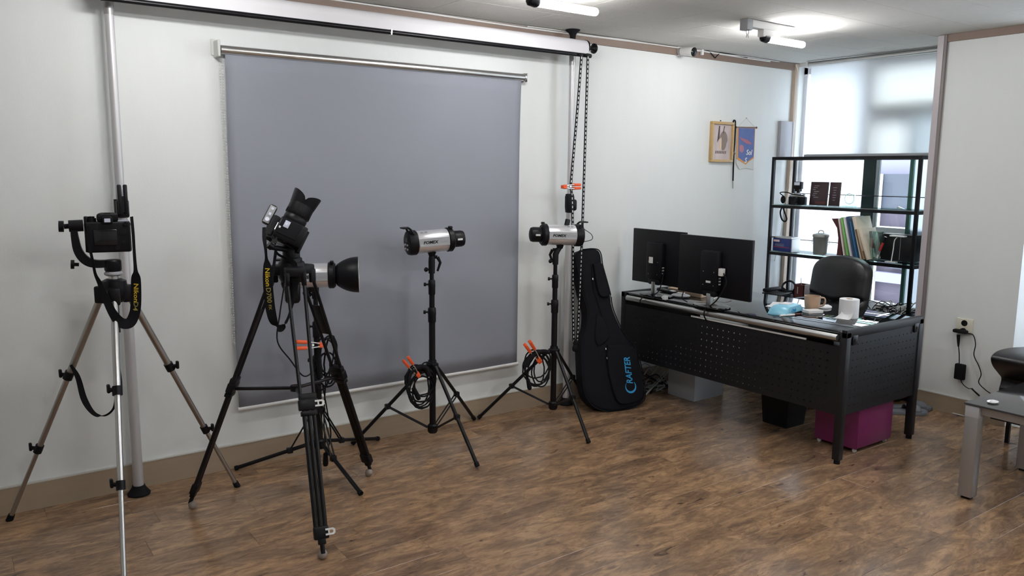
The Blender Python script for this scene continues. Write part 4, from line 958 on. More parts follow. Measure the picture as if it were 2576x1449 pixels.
# bamboo trays and cloth between the monitors' feet
def tray(px, py, w_, d_, rot, label, z=zt):
    p = deskp(px, py); t = thing('wooden_tray', (p.x, p.y, z), label, 'tray'); mx = T(p.x, p.y, z) @ RZ(rot)
    MB(mx).box((0, 0, .003), (w_, d_, .006)).obj('tray_base', 'wood', t)
    for a_, b_, c_, d__ in ((0, -d_/2, w_, .008), (0, d_/2, w_, .008), (-w_/2, 0, .008, d_), (w_/2, 0, .008, d_)):
        MB(mx).box((a_, b_, .016), (c_+.0, d__, .032), bev=.002).obj('tray_wall', 'wood', t)
    return t
tray(1748, 744, .10, .16, .15, 'open pale wooden tray between the two monitor stands')
tray(1722, 737, .12, .18, .1, 'larger pale wooden tray partly behind the smaller tray', zt)
p = deskp(1712, 748); t = thing('glasses_case', p, 'soft grey cloth pouch lying before the wooden trays', 'pouch'); MB(T(*p) @ RZ(.4)).ball((0, 0, .012), .055, 20, (.75, 1.15, .26)).obj('pouch', 'grey', t); MB(T(*p) @ RZ(.4)).box((.0, .0, .028), (.03, .05, .003), bev=.001).obj('label_patch', 'paper', t)
p = deskp(1673, 754); t = thing('eraser', p, 'small white block at the desk edge between the monitors', 'eraser'); MB(T(*p)).box((0, 0, .013), (.025, .03, .025), bev=.003).obj('block', 'white', t)
p = deskp(1668, 738); t = thing('remote_control', p, 'dark handset with pale ends under the wall-side monitor', 'remote'); MB(T(p.x+.05, p.y, p.z) @ RZ(1.35)).box((0, 0, .010), (.17, .045, .018), bev=.005).obj('casing', 'black', t); MB(T(p.x+.05, p.y, p.z) @ RZ(1.35)).box((-.05, 0, .0198), (.04, .03, .002)).obj('keypad', 'white', t)
p = deskp(1812, 755); t = thing('white_cable', p, 'looped white cable right of the second monitor stand', 'cable'); MB().tube(catmull([p+V((-.03, .03, .004)), p+V((0, .02, .02)), p+V((.03, 0, .03)), p+V((.05, -.03, .012)), p+V((.06, -.04, .004))], 6), .004, 7).obj('cord', 'white', t)

# ================================================================== office chair
cx, cy = 4.72, 2.97
t = thing('office_chair', (cx, cy, 0), 'black leather office chair behind the desk', 'chair')
m = MB(); rows_ = []; nz, ny = 56, 32; zb0, zb1 = .60, .955
qb = T(4.83, 3.03, 0) @ RZ(radians(-8))
for side, x_ in (('f', 0), ('b', 1)):
    g_ = []
    for i in range(nz+1):
        v_ = i/nz; z = .48+(.955-.48)*v_; hw = .225*(1-.02*v_) * (min(1, math.sqrt(max(0, 1-((v_-.72)/.28)**2.6))) if v_ > .72 else 1) * (.90+.10*min(1, v_*3)); hw = max(hw, .001)
        r_l = []
        for j in range(ny+1):
            u = j/ny*2-1; edge = (1-abs(u)**4)*(1-abs(v_*2-1)**8)
            ln = .07*v_   # lean back
            if x_ == 0:
                crease = .038*math.exp(-((v_-(.42-.07*(1-min(1, abs(u)*1.3))))/.030)**2)*(1 if abs(u) < .9 else .3)
                puff = .035*edge+.015*math.exp(-((v_-.2)/.14)**2)*edge
                r_l.append(MB.v(m, qb @ V((ln-puff+crease-.012, u*hw, z))))
            else: r_l.append(MB.v(m, qb @ V((ln+.045+.02*edge, u*hw, z))))
        g_.append(r_l)
    rows_.append(g_)
Fg, Bg = rows_
for i in range(nz):
    for j in range(ny): m._f([Fg[i][j], Fg[i][j+1], Fg[i+1][j+1], Fg[i+1][j]]); m._f([Bg[i][j], Bg[i+1][j], Bg[i+1][j+1], Bg[i][j+1]])
    m._f([Fg[i][0], Fg[i+1][0], Bg[i+1][0], Bg[i][0]]); m._f([Fg[i][ny], Bg[i][ny], Bg[i+1][ny], Fg[i+1][ny]])
for j in range(ny): m._f([Fg[0][j], Bg[0][j], Bg[0][j+1], Fg[0][j+1]]); m._f([Fg[nz][j], Fg[nz][j+1], Bg[nz][j+1], Bg[nz][j]])
m.obj('backrest', 'leather', t, smooth=70)
MB(T(cx, cy, 0) @ RZ(radians(-8))).box((0, 0, .43), (.46, .47, .09), bev=.035).obj('seat', 'leather', t)
MB(qb).box((-.02, 0, .45), (.10, .10, .03), bev=.008).box((.05, 0, .55), (.02, .08, .25), bev=.008).obj('back_bracket', 'black', t)
for s in (-1, 1):
    m = MB(T(cx, cy, 0) @ RZ(radians(-8))); m.tube(catmull([(.05, s*.235, .42), (.06, s*.265, .5), (.05, s*.265, .6), (-.02, s*.265, .635), (-.14, s*.265, .625)], 6), .013, 8); m.box((-.05, s*.265, .642), (.22, .045, .025), bev=.01); m.obj('armrest', 'black', t)
MB().cyl((cx, cy, .10), (cx, cy, .40), .025, n=16).obj('gas_column', 'blackm', t)
for k in range(5):
    a = 2*pi*k/5+.4; e_ = V((cx+.27*cos(a), cy+.27*sin(a), .075)); l_ = MB().cyl((cx, cy, .11), e_, .022, .013, n=12).obj('base_arm', 'black', t)
    m = MB(); s_ = V((-sin(a), cos(a), 0))
    for q_ in (-1, 1): m.cyl(V((e_.x, e_.y, .027))+s_*q_*.006, V((e_.x, e_.y, .027))+s_*q_*.022, .027, n=16)
    m.cyl((e_.x, e_.y, .03), (e_.x, e_.y, .08), .007, n=8); m.obj('caster', 'black', l_)

# ================================================================== side table under the window + shelf
SX0, SX1, SY0, SY1, SZ = 5.01, 5.53, 2.625, 3.86, .565
t = thing('side_cabinet', ((SX0+SX1)/2, (SY0+SY1)/2, 0), 'low black cabinet under the window, carrying the black shelf', 'cabinet')
MB().bb((SX0, SY0, SZ-.025), (SX1, SY1, SZ), bev=.002).obj('top', 'desk', t)
MB().bb((SX0+.02, SY0+.01, .03), (SX1, SY1-.01, SZ-.025)).obj('carcass', 'desk', t)
for k in range(3):
    a = SY0+.012+k*(SY1-SY0-.024)/3; b = a+(SY1-SY0-.024)/3-.004
    d = MB().bb((SX0+.004, a, .05), (SX0+.02, b, SZ-.03), bev=.002).obj('door', 'desk', t); MB().bb((SX0-.008, b-.05, .35), (SX0+.004, b-.04, .45)).obj('handle', 'alu', d)
HX0, HX1, HY0, HY1, HZ = 5.20, 5.49, 2.70, 3.85, 1.62
t = thing('display_shelf', ((HX0+HX1)/2, (HY0+HY1)/2, SZ), 'black square-tube shelf with glass boards before the window', 'shelf')
pw = .022
for x in (HX0, HX1-pw):
    for y in (HY0, HY1-pw): MB().bb((x, y, SZ), (x+pw, y+pw, HZ)).obj('post', 'blackm', t, bev=.001)
for z in (HZ-pw, 1.235, .875):
    for x in (HX0, HX1-pw): MB().bb((x+.001, HY0+pw, z), (x+pw-.001, HY1-pw, z+pw)).obj('rail', 'blackm', t)
    for y in (HY0, HY1-pw): MB().bb((HX0+pw, y+.001, z), (HX1-pw, y+pw-.001, z+pw)).obj('end_rail', 'blackm', t)
for z in (1.257, .897):
    MB().bb((HX0+.002, HY0+.002, z), (HX1-.002, HY1-.002, z+.006)).obj('glass_board', 'shelfglass', t)
    MB().cyl((HX1-.012, HY0+.01, z+.085), (HX1-.012, HY1-.01, z+.085), .003, n=8).obj('guard_rod', 'blackm', t)
z1s, z2s = 1.263, .903
xs = HX0+.12
def sp(px, py, x=xs): return PX(px, py, x)
# shelf 1: film camera with flash
a = sp(2004, 515, 5.27); t = thing('film_camera', (5.28, a.y, z1s), 'old film camera with flash unit on the top glass board', 'camera')
q = T(5.28, a.y, z1s) @ RZ(radians(90)) @ Mx.Diagonal((1, 1, 1, 1))   # lens towards -x
m = MB(q); m.box((0, 0, .030), (.135, .045, .06), bev=.005); m.obj('body', 'black', t)
m = MB(q); m.box((0, 0, .066), (.128, .040, .014), bev=.004); m.prism([(-.02, -.015), (.02, -.015), (.015, .022), (-.015, .022)], .02, z0=.07, bev=.004); m.cyl((.05, 0, .07), (.05, 0, .085), .012, n=14); m.cyl((-.05, 0, .07), (-.05, 0, .082), .011, n=14); m.obj('top_plate', 'alu', t)
m = MB(q @ along((0, .02, .032), (0, .08, .032))); m.lathe([(.026, 0), (.030, .006), (.030, .03), (.027, .036), (.02, .036), (.0, .03)], n=28, cap=False); m.obj('lens', 'black', t)
m = MB(q); m.cyl((0, 0, .088), (0, 0, .105), .012, n=12); m.prism([(-.018, -.02), (.018, -.02), (.018, .02), (-.018, .02)], .02, z0=.10, bev=.003); m.box((0, 0, .145), (.058, .04, .055), bev=.004); m.obj('flash_unit', 'black', t)
MB(q).box((0, .021, .158), (.046, .003, .022)).obj('flash_window', 'lcdtop', t)
# camera strap with small lens pouch, hanging through the shelf end
st = [sp(2022, 492, 5.25), sp(1995, 489, 5.24), sp(1980, 484, 5.23), sp(1962, 485, 5.22), sp(1975, 498, 5.21), sp(1966, 508, 5.2)]
MB().tube(catmull(st, 5), .004, 7).obj('neck_strap', 'web', t)
MB(T(*(sp(1970, 502, 5.22)))).ball((0, 0, 0), .03, 14, (.5, .7, 1)).obj('strap_pad', 'web', t)
p = sp(1971, 540, 5.195); t = thing('carabiner_strap', p, 'black looped strap hanging below the top glass board', 'strap')
MB().tube(catmull([sp(1967, 521, 5.195), sp(1963, 535, 5.193), sp(1967, 552, 5.19), sp(1975, 557, 5.19), sp(1979, 550, 5.19), sp(1974, 535, 5.19), sp(1970, 522, 5.195)], 6), .006, 8).obj('loop', 'web', t)
# albums
def board(px1, px2, pyb, pyt, x, th_, mt, label, cat, name, z, tiltx=0):
    a, b = PX(px1, pyb, x), PX(px2, pyb, x); top = PX(px1, pyt, x); H_ = top.z-z; W_ = abs(a.y-b.y); yc_ = (a.y+b.y)/2
    t = thing(name, (x, yc_, z), label, cat)
    m = MB(T(x, yc_, z) @ RY(tiltx)); m.box((0, 0, H_/2), (th_, W_, H_), bev=.002); c = m.obj('cover', mt, t); return t, T(x, yc_, z) @ RY(tiltx), W_, H_, c
t, q, W_, H_, c = board(2036, 2080, 514, 457, 5.30, .012, 'album', 'wider dark red printed board standing on the top glass board', 'album', 'display_board', z1s+.001, radians(4))
m = MB(q)
for k in range(7): m.box((-.0068, .02+.01*(k % 3), H_-.03-.014*k), (.001, .04-.008*(k % 3), .003))
m.obj('printed_lines', 'grey', c); MB(q).box((-.0068, -.02, .02), (.001, W_*.6, .02)).obj('printed_band', 'maroon', c)
t, q, W_, H_, c = board(2084, 2111, 515, 458, 5.30, .012, 'album', 'narrower dark red printed board right of the wider one', 'album', 'display_board', z1s+.001, radians(4))
m = MB(q)
for k in range(6): m.box((-.0068, .0, H_-.04-.018*k), (.001, .03-.006*(k % 3), .003))
m.obj('printed_lines', 'grey', c)
p = PX(2137, 518, 5.28); t = thing('glass_trophy', (5.28, p.y, z1s), 'round clear glass trophy on the top glass board', 'trophy')
q = T(5.28, p.y, z1s+.001)
MB(q).box((0, 0, .006), (.04, .09, .012), bev=.003).obj('trophy_base', 'shelfglass', t)
MB(q @ T(0, 0, .058) @ RY(radians(90))).lathe([(.040, -.007), (.045, -.005), (.045, .005), (.040, .007)], n=32).obj('disc', 'shelfglass', t)
MB(q @ T(-.008, 0, .058) @ RY(radians(90))).lathe([(.034, 0), (.036, -.002), (.038, 0)], n=32, cap=False).obj('disc_rim', 'white', t)
# shelf 2
a, b = PX(1943, 632, 5.24), PX(1988, 635, 5.24); tp_ = PX(1943, 598, 5.24); t = thing('display_box', (5.29, (a.y+b.y)/2, z2s), 'navy blue box with red stripe in a silver frame on the lower glass board', 'box')
W_, H_ = a.y-b.y, tp_.z-z2s; q = T(5.24, (a.y+b.y)/2, z2s+.001)
bx_ = MB(q).bb((0, -W_/2, 0), (.10, W_/2, H_), bev=.002).obj('carton', 'navy', t)
MB(q).bb((-.002, -W_/2-.004, H_), (.105, W_/2+.012, H_+.012)).bb((.0, -W_/2-.012, 0), (.10, -W_/2-.003, H_)).obj('silver_frame', 'alu', t, bev=.001)
m = MB(q); m.bb((-.0012, -W_/2+.01, .028), (0, W_/2-.008, .032)); m.obj('red_stripe', 'red', bx_)
m = MB(q); m.bb((-.0012, .02, H_-.028), (0, W_/2-.008, H_-.012)); m.obj('printed_badge', 'pink', bx_)
m = MB(q)
for k in range(3): m.bb((-.0012, -.02, H_-.045-.008*k), (0, W_/2-.02, H_-.043-.008*k))
m.obj('printed_lines', 'grey', bx_)
p = PX(2062, 641, 5.30); tpz = PX(2062, 592, 5.30).z-z2s; t = thing('metal_bin', (5.30, p.y, z2s), 'small galvanised lidded bin on the lower glass board', 'bin')
q = T(5.30, p.y, z2s+.001); Hh = tpz
MB(q).lathe([(.046, 0), (.048, .003), (.055, Hh-.003), (.057, Hh), (.053, Hh), (.052, Hh-.01)], n=32).obj('bucket', 'tin', t)
ld = MB(q).lathe([(.058, Hh-.012), (.059, Hh+.001), (.055, Hh+.008), (.03, Hh+.016), (.0, Hh+.018)], n=32, cap=False).obj('lid', 'tin', t)
MB(q).tube(catmull([(0, -.022, Hh+.012), (0, -.018, Hh+.03), (0, 0, Hh+.036), (0, .018, Hh+.03), (0, .022, Hh+.012)], 6), .0035, 7).obj('lid_handle', 'tin', ld)
for s in (-1, 1): MB(q).tube(catmull([(0, s*.055, Hh-.02), (0, s*.07, Hh-.04), (0, s*.07, Hh-.06), (0, s*.056, Hh-.07)], 5), .002, 6).obj('side_handle', 'tin', t)
p = PX(2090, 646, 5.27); t = thing('paper_sheet', (5.27, p.y, z2s), 'white leaflet lying between the metal bin and the leaning books', 'paper'); MB(T(5.27, p.y, z2s+.001) @ RZ(.2)).box((0, 0, .002), (.09, .07, .004)).obj('sheet', 'paper', t)
# magazine holder and leaning books
def lean(px_b, px_t, pyt, pyb, thick, depth, mt, name, label, cat, x=5.31, page=None):
    b_ = PX(px_b, pyb, x-depth/2); tt = PX(px_t, pyt, x-depth/2); dy = tt.y-b_.y; H_ = tt.z-z2s; ang = math.atan2(dy, H_)
    t = thing(name, (x, b_.y, z2s), label, cat); q = T(x, b_.y, z2s+.0015) @ RX(-ang)
    Lh_ = math.hypot(dy, H_); m = MB(q); m.box((0, -thick/2, Lh_/2), (depth, thick, Lh_), bev=.001); c = m.obj('cover', mt, t)
    if page: MB(q).box((-depth/2-.0006, -thick/2, Lh_/2), (.001, thick*.6, Lh_*.98)).obj('spine_label', page, c)
    return t, q, Lh_
# holder with concave side
p1_, p2_ = PX(2104, 645, 5.22), PX(2092, 549, 5.22); t = thing('magazine_holder', (5.31, p1_.y, z2s), 'dark maroon magazine holder with curved edge, left of the books', 'magazine holder')
q = frame((5.22, p1_.y, z2s+.001), V((0, -1, 0)), V((0, 0, 1)), V((1, 0, 0)).cross(V((0, 0, 0))) if False else V((-1, 0, 0)))
Hh = p2_.z-z2s; sh_ = p2_.y-p1_.y
ol2 = [(0, 0), (.045, 0), (.030, Hh*.5), (.005, Hh*1.0), (-sh_, Hh*.99), (-.010, Hh*.75), (.004, Hh*.5), (.004, Hh*.3)]
MB(q).prism(ol2, -.17).obj('holder_side', 'maroon', t)
specs = [(2122, 2108, 551, 647, .012, 'pink', 'thin pink-edged magazine leaning beside the maroon holder', 'white'), (2130, 2114, 548, 648, .014, 'green', 'green-covered magazine in the leaning row', None), (2139, 2121, 549, 649, .014, 'paper', 'white-paged magazine right of the green one', None),
         (2147, 2128, 546, 650, .020, 'binder', 'tall navy ring binder in the leaning row', None), (2153, 2135, 558, 650, .014, 'dkblue', 'blue folder right of the navy binder', None), (2164, 2143, 547, 650, .026, 'creamb', 'cream document box, tallest pale item in the leaning row', None),
         (2168, 2150, 578, 651, .014, 'tan', 'brown paperback before the cream document box', 'dkwood'), (2180, 2158, 577, 652, .022, 'creamb', 'cream folder with dark arc mark, last of the leaning row', None)]
for a_ in specs: lean(a_[0], a_[1], a_[2], a_[3], a_[4], .19 if a_[5] != 'tan' else .2, a_[5], 'magazine', a_[6], 'magazine', page=a_[7])
# pot of brushes
p = PX(2200, 652, 5.27); pt = PX(2200, 582, 5.27); t = thing('brush_pot', (5.27, p.y, z2s), 'clear tapered pot holding red-handled brushes beside the folders', 'pot')
Hh = pt.z-z2s; MB(T(5.27, p.y, z2s+.001)).lathe([(.028, 0), (.030, .002), (.048, Hh), (.0465, Hh), (.029, .004), (0, .003)], n=28, cap=False).obj('pot', 'shelfglass', t)
for (u0, v0, u1, v1, lb) in ((2200, 648, 2190, 582, 'red-handled lens brush standing upright in the clear pot'), (2205, 650, 2228, 596, 'red-handled lens brush tilted right in the clear pot')):
    a, b = PX(u0, v0, 5.26), PX(u1, v1, 5.26); t = thing('lens_brush', a, lb, 'brush')
    P = lambda s: a.lerp(b, s)
    MB().cyl(P(0.02), P(.18), .009, .007, n=12).obj('bristles', 'white', t); MB().cyl(P(.18), P(.36), .008, n=12).obj('ferrule', 'alu', t); MB().cyl(P(.36), P(.74), .0085, n=12).obj('handle', 'red', t); MB().cyl(P(.74), P(1), .0095, n=12).obj('handle_end', 'black', t)
# black storage box behind lamp
a, b = PX(2212, 650, 5.36), PX(2300, 658, 5.36); zt_ = PX(2260, 590, 5.36).z; t = thing('storage_box', (5.42, (a.y+b.y)/2, z2s), 'black storage box at the right end of the lower glass board', 'box')
MB().bb((5.36, b.y+.01, z2s+.001), (5.46, a.y, zt_), bev=.003).obj('box', 'desk', t); MB().bb((5.357, b.y+.01, zt_-.012), (5.362, a.y, zt_-.009)).obj('lid_line', 'blackg', t); MB().bb((5.357, (a.y+b.y)/2-.02, z2s+.01), (5.36, (a.y+b.y)/2-.018, zt_-.01)).obj('panel_joint', 'grey', t)
# small white desk lamp
a = PX(2242, 655, 5.23); t = thing('desk_lamp', (5.23, a.y, z2s), 'tiny white desk lamp model before the black storage box', 'lamp')
q = T(5.23, a.y, z2s+.001); MB(q).box((0, 0, .004), (.035, .075, .007), bev=.002).obj('base', 'white', t)
hz = PX(2250, 596, 5.23).z-z2s; MB(q).tube(catmull([(0, 0, .006), (0, -.008, hz*.5), (0, -.012, hz*.85), (0, -.03, hz)], 6), .0035, 8).obj('stem', 'white', t)
MB(q).box((0, -.035, hz+.006), (.04, .105, .010), bev=.004).obj('lamp_head', 'white', t)
# clutter on the side cabinet
zc = SZ+.001
def cp(px, py): return PZ(px, py, SZ)
p = cp(1960, 742); t = thing('headphones', p, 'black headphones and tangled lead at the wall end of the low cabinet', 'headphones')
m = MB(); hp = [p+V((.06, .02, .02)), p+V((.10, .04, .07)), p+V((.12, .0, .10)), p+V((.12, -.05, .08)), p+V((.10, -.08, .02))]
m.tube(catmull(hp, 6), .008, 8); m.obj('headband', 'black', t)
for e_ in (hp[0], hp[-1]): MB(T(*e_) @ RY(radians(60))).lathe([(.03, -.01), (.034, 0), (.034, .015), (.026, .022)], n=20).obj('ear_cup', 'black', t)
m = MB(); rnd = random.Random(3)
m.tube(catmull([p+V((rnd.uniform(0, .16), rnd.uniform(-.15, .03), .004+rnd.uniform(0, .03))) for k in range(14)], 5), .003, 6); m.obj('lead', 'rubber', t)
p = cp(1944, 737); t = thing('phone_dock', (5.12, p.y-.05, zc), 'black desk telephone on the low cabinet beside the left post', 'telephone')
m = MB(T(5.14, 3.70, zc)); m.prism([(-.08, -.07), (.08, -.07), (.08, .07), (-.08, .07)], .03, bev=.006); m.obj('phone_base', 'black', t)
MB(T(5.14, 3.70, zc+.03)).box((0, .04, .02), (.19, .04, .03), bev=.012).obj('handset', 'black', t)
t = thing('keyboard', (5.10, 3.35, zc), 'slim black keyboard lying along the low cabinet edge', 'keyboard')
MB().bb((5.03, 3.12, zc), (5.15, 3.52, zc+.014), bev=.003).obj('case', 'black', t)
m = MB()
for i in range(4):
    for j in range(14): m.bb((5.038+i*.027, 3.13+j*.027, zc+.014), (5.038+i*.027+.022, 3.13+j*.027+.022, zc+.018))
o = m.obj('keys', 'blackm', t); o['kind'] = 'stuff'
for k, (x, y, r_z, lb) in enumerate(((5.36, 3.40, .1, 'lower white papers stacked on the low cabinet behind the keyboard'),)):
    t = thing('paper_stack', (x, y, zc), lb, 'papers')
    for j in range(4): MB(T(x+.006*j, y-.008*j, zc+.004*j) @ RZ(r_z+.08*j)).box((0, 0, .002), (.21, .28, .0035)).obj('sheet', 'paper', t)
p = cp(2030, 753); t = thing('desk_tidy', (5.16, p.y, zc), 'dark red square pen holder left of the chair back', 'pen holder')
q = T(5.16, p.y, zc); m = MB(q)
for a_, b_, c_, d_ in ((-.04, 0, .005, .085), (.04, 0, .005, .085), (0, -.04, .085, .005), (0, .04, .085, .005)): m.box((a_, b_, .06), (c_, d_, .12))
m.box((0, 0, .003), (.08, .08, .006)); m.obj('holder', 'maroon', t); MB(q).box((-.0435, .01, .075), (.001, .003, .05)).obj('label_strip', 'white', t); MB(q).tube([(.01, .01, .01), (.02, .03, .16)], .003, 6).obj('pencil', 'alu', t)
for k, (px, py, w_, d_, h_, mt, nm, lb) in enumerate(((2215, 778, .05, .11, .03, 'white', 'power_adapter', 'white flat power adapter nearest the chair on the low cabinet'), (2235, 786, .06, .09, .025, 'grey', 'card_reader', 'grey oval card reader at the front edge of the low cabinet'), (2258, 784, .04, .05, .03, 'white', 'usb_charger', 'white cube charger beside the right shelf post'))):
    p = cp(px, py); t = thing(nm, (p.x+.03, p.y, zc), lb, 'adapter'); MB(T(p.x+.03, p.y, zc) @ RZ(.3*k)).box((0, 0, h_/2), (w_, d_, h_), bev=.008).obj('case', mt, t); MB(T(p.x+.03, p.y, zc) @ RZ(.3*k)).box((0, 0, h_), (w_*.5, d_*.4, .002)).obj('label_patch', 'grey' if mt == 'white' else 'white', t)
p = cp(2240, 770); t = thing('black_cables', (5.2, p.y, zc), 'tangle of black and white leads at the right end of the low cabinet', 'cables')
rnd = random.Random(11)
for c_, mt in enumerate(('rubber', 'rubber', 'white', 'rubber', 'white')):
    m = MB(); pts = [V((5.10+rnd.uniform(0, .3), 2.68+rnd.uniform(0, .26), zc+.005+rnd.uniform(0, .075)*(i % 2))) for i in range(12)]; m.tube(catmull(pts, 6), .003, 6); m.obj('lead', mt, t)
p = cp(2232, 772); t = thing('spectacles', (5.13, 2.78, zc), 'folded black spectacles with clear lenses amid the leads', 'glasses')
m = MB()
for s in (-1, 1): m.tube([V((5.12, 2.80+s*.033, zc+.025))+V((.003, .026*cos(a), .022*sin(a))) for a in [2*pi*k/16 for k in range(16)]], .0022, 6, close=True); m.tube([(5.12, 2.80+s*.06, zc+.035), (5.22, 2.80+s*.05, zc+.02)], .002, 6)
m.obj('frame', 'black', t)

# ================================================================== under the desk
px0, px1, py0, py1 = 3.915, 4.265, 2.262, 2.515
t = thing('pedestal', ((px0+px1)/2, (py0+py1)/2, 0), 'magenta steel drawer pedestal on casters under the desk', 'pedestal')
MB().bb((px0, py0, .024), (px1, py1, .50), bev=.003).obj('carcass', 'purple', t)
MB().bb((px0+.004, py0-.004, .03), (px1-.004, py0, .40), bev=.001).obj('drawer', 'purple', t)
for x in (px0+.025, px1-.025):
    for y in (py0+.02, py1-.02): MB().cyl((x-.005, y, .011), (x+.005, y, .011), .011, n=16).bb((x-.008, y-.006, .012), (x+.008, y+.006, .025)).obj('caster', 'white', t)
t = thing('waste_bin', (4.02, 2.86, 0), 'dark tapered waste bin beside the magenta pedestal', 'bin')
q = T(4.06, 2.82, 0); m = MB(q)
b0, b1, hh = .085, .105, .30
def ringq(r, z): return [m.v((a*r, b*r, z)) for a, b in ((-1, -1), (1, -1), (1, 1), (-1, 1))]
r0, r1, r2_, r3 = ringq(b0, 0), ringq(b1, hh), ringq(b1-.004, hh), ringq(b0-.004, .006)
for a, b in ((r0, r1), (r1, r2_), (r2_, r3)):
    for i in range(4): m._f([a[i], a[(i+1) % 4], b[(i+1) % 4], b[i]])
m._f(r0[::-1]); m._f(r3); m.obj('bin_body', 'black', t); MB(q).box((0, 0, hh), (.22, .22, .012), bev=.003).obj('bin_rim', 'black', t)
t = thing('storage_box', (4.09, 3.54, 0), 'light grey metal box on the floor under the desk', 'box')
MB().bb((3.945, 3.425, 0), (4.235, 3.66, .26), bev=.002).obj('box', 'greybox', t)
MB().bb((3.943, 3.423, .255), (4.237, 3.662, .27), bev=.002).obj('lid', 'greybox', t)
t = thing('power_strip', (4.0, 3.80, 0), 'jumble of power leads on the floor at the wall under the desk', 'cables')
MB().bb((3.90, 3.76, 0), (4.2, 3.81, .035), bev=.006).obj('strip', 'grey', t); rnd = random.Random(5)
for k in range(5):
    m = MB(); m.tube(catmull([V((3.78+rnd.uniform(0, .3), 3.70+rnd.uniform(0, .16), .006+rnd.uniform(0, .20)*(i % 2))) for i in range(9)], 6), .004, 6); m.obj('lead', 'rubber' if k % 2 else 'grey', t)
# slippers
def slipper(x, y, a, label):
    t = thing('slipper', (x, y, 0), label, 'slipper', 'grey slippers'); q = T(x, y, 0) @ RZ(a)
    ol = [(-.13, -.025), (-.12, -.04), (-.05, -.036), (.04, -.046), (.10, -.046), (.135, -.02), (.135, .02), (.10, .044), (.02, .038), (-.05, .032), (-.12, .034), (-.13, .02)]
    c = catmull([(*p, 0) for p in ol+[ol[0]]], 3)[:-1]; MB(q).prism([(p.x, p.y) for p in c], .024, bev=.004).obj('sole', 'slip', t)
    m = MB(q); R = []
    for i in range(7):
        xx = .0+.085*i/6; R.append([m.v((xx, -.047*cos(pi*k/8), .022+.042*sin(pi*k/8)*(1-.25*i/6))) for k in range(9)])
    for a_, b_ in zip(R, R[1:]):
        for k in range(8): m._f([a_[k], a_[k+1], b_[k+1], b_[k]])
    o = m.obj('strap', 'slip', t); md = o.modifiers.new('thick', 'SOLIDIFY'); md.thickness = .006
slipper(4.86, 2.50, radians(-38), 'grey foam slipper on the floor nearer the camera')
slipper(4.98, 2.53, radians(-38), 'grey foam slipper on the floor nearer the pier')

# ================================================================== pier: outlet and adapter
t = thing('wall_socket', (XP, 2.30, .57), 'cream double wall socket on the pier, black plug in its lower half', 'socket')
a, b = PX(2407, 799, XP-.01), PX(2444, 842, XP-.01); y1_, y0_ = a.y, b.y; z1_, z0_ = a.z, b.z
MB().bb((XP-.010, y0_, z0_), (XP, y1_, z1_), bev=.003).obj('cover_plate', 'cream', t)
zc1 = z1_-(z1_-z0_)*.30; ycs = (y0_+y1_)/2
MB().lathe([(.019, 0), (.019, .002)], along((XP-.0095, ycs, zc1), (XP-.012, ycs, zc1)), 24).obj('socket_recess', 'screen', t)
zc2 = z1_-(z1_-z0_)*.85
t = thing('power_adapter', (XP-.03, ycs, zc2), 'black plugs and inline adapter hanging from the wall socket', 'adapter')
MB().box((XP-.03, ycs+.01, zc2), (.035, .085, .022), bev=.008).cyl((XP-.012, ycs, zc2+.005), (XP-.03, ycs, zc2+.005), .016, n=14).obj('plug', 'rubber', t)
yy = lambda px, py, x=XP-.025: PX(px, py, x)
MB().tube([yy(2411, 842), yy(2411, 858), yy(2411, 872)], [.011, .009, .005], 8).obj('plug_tail', 'rubber', t)
MB().tube(catmull([yy(2411, 868), yy(2413, 890), yy(2413, 918)], 6), .003, 7).obj('lead', 'rubber', t)
c_ = yy(2415, 935); MB(T(*c_)).box((0, 0, 0), (.03, .062, .10), bev=.008).obj('brick', 'rubber', t)
MB().tube(catmull([yy(2416, 953), yy(2422, 966), yy(2434, 976), yy(2444, 978)], 6), .0025, 7).tube(catmull([yy(2444, 977), yy(2452, 985), yy(2464, 996)], 5), [.005]*11, 7).obj('lead', 'rubber', t)
MB().tube(catmull([yy(2432, 838), yy(2448, 843), yy(2454, 866), yy(2450, 893), yy(2462, 920), yy(2468, 942), yy(2462, 962), yy(2478, 980), yy(2492, 990)], 6), .003, 7).obj('lead', 'rubber', t)
t = thing('floor_cable', (5.05, 2.3, 0), 'white cables running along the pier baseboard', 'cable')
for k in range(2): MB().tube(catmull([PZ(2322, 1013, .006)+V((-.0, .0, 0)), PZ(2345, 1022, .006), PZ(2400, 1036+4*k, .006), PZ(2440, 1044+5*k, .006), PZ(2500, 1056+6*k, .006), PZ(2530, 1064+4*k, .006), PZ(2600, 1082, .006)], 6), .004, 7).obj('cord', 'white', t)

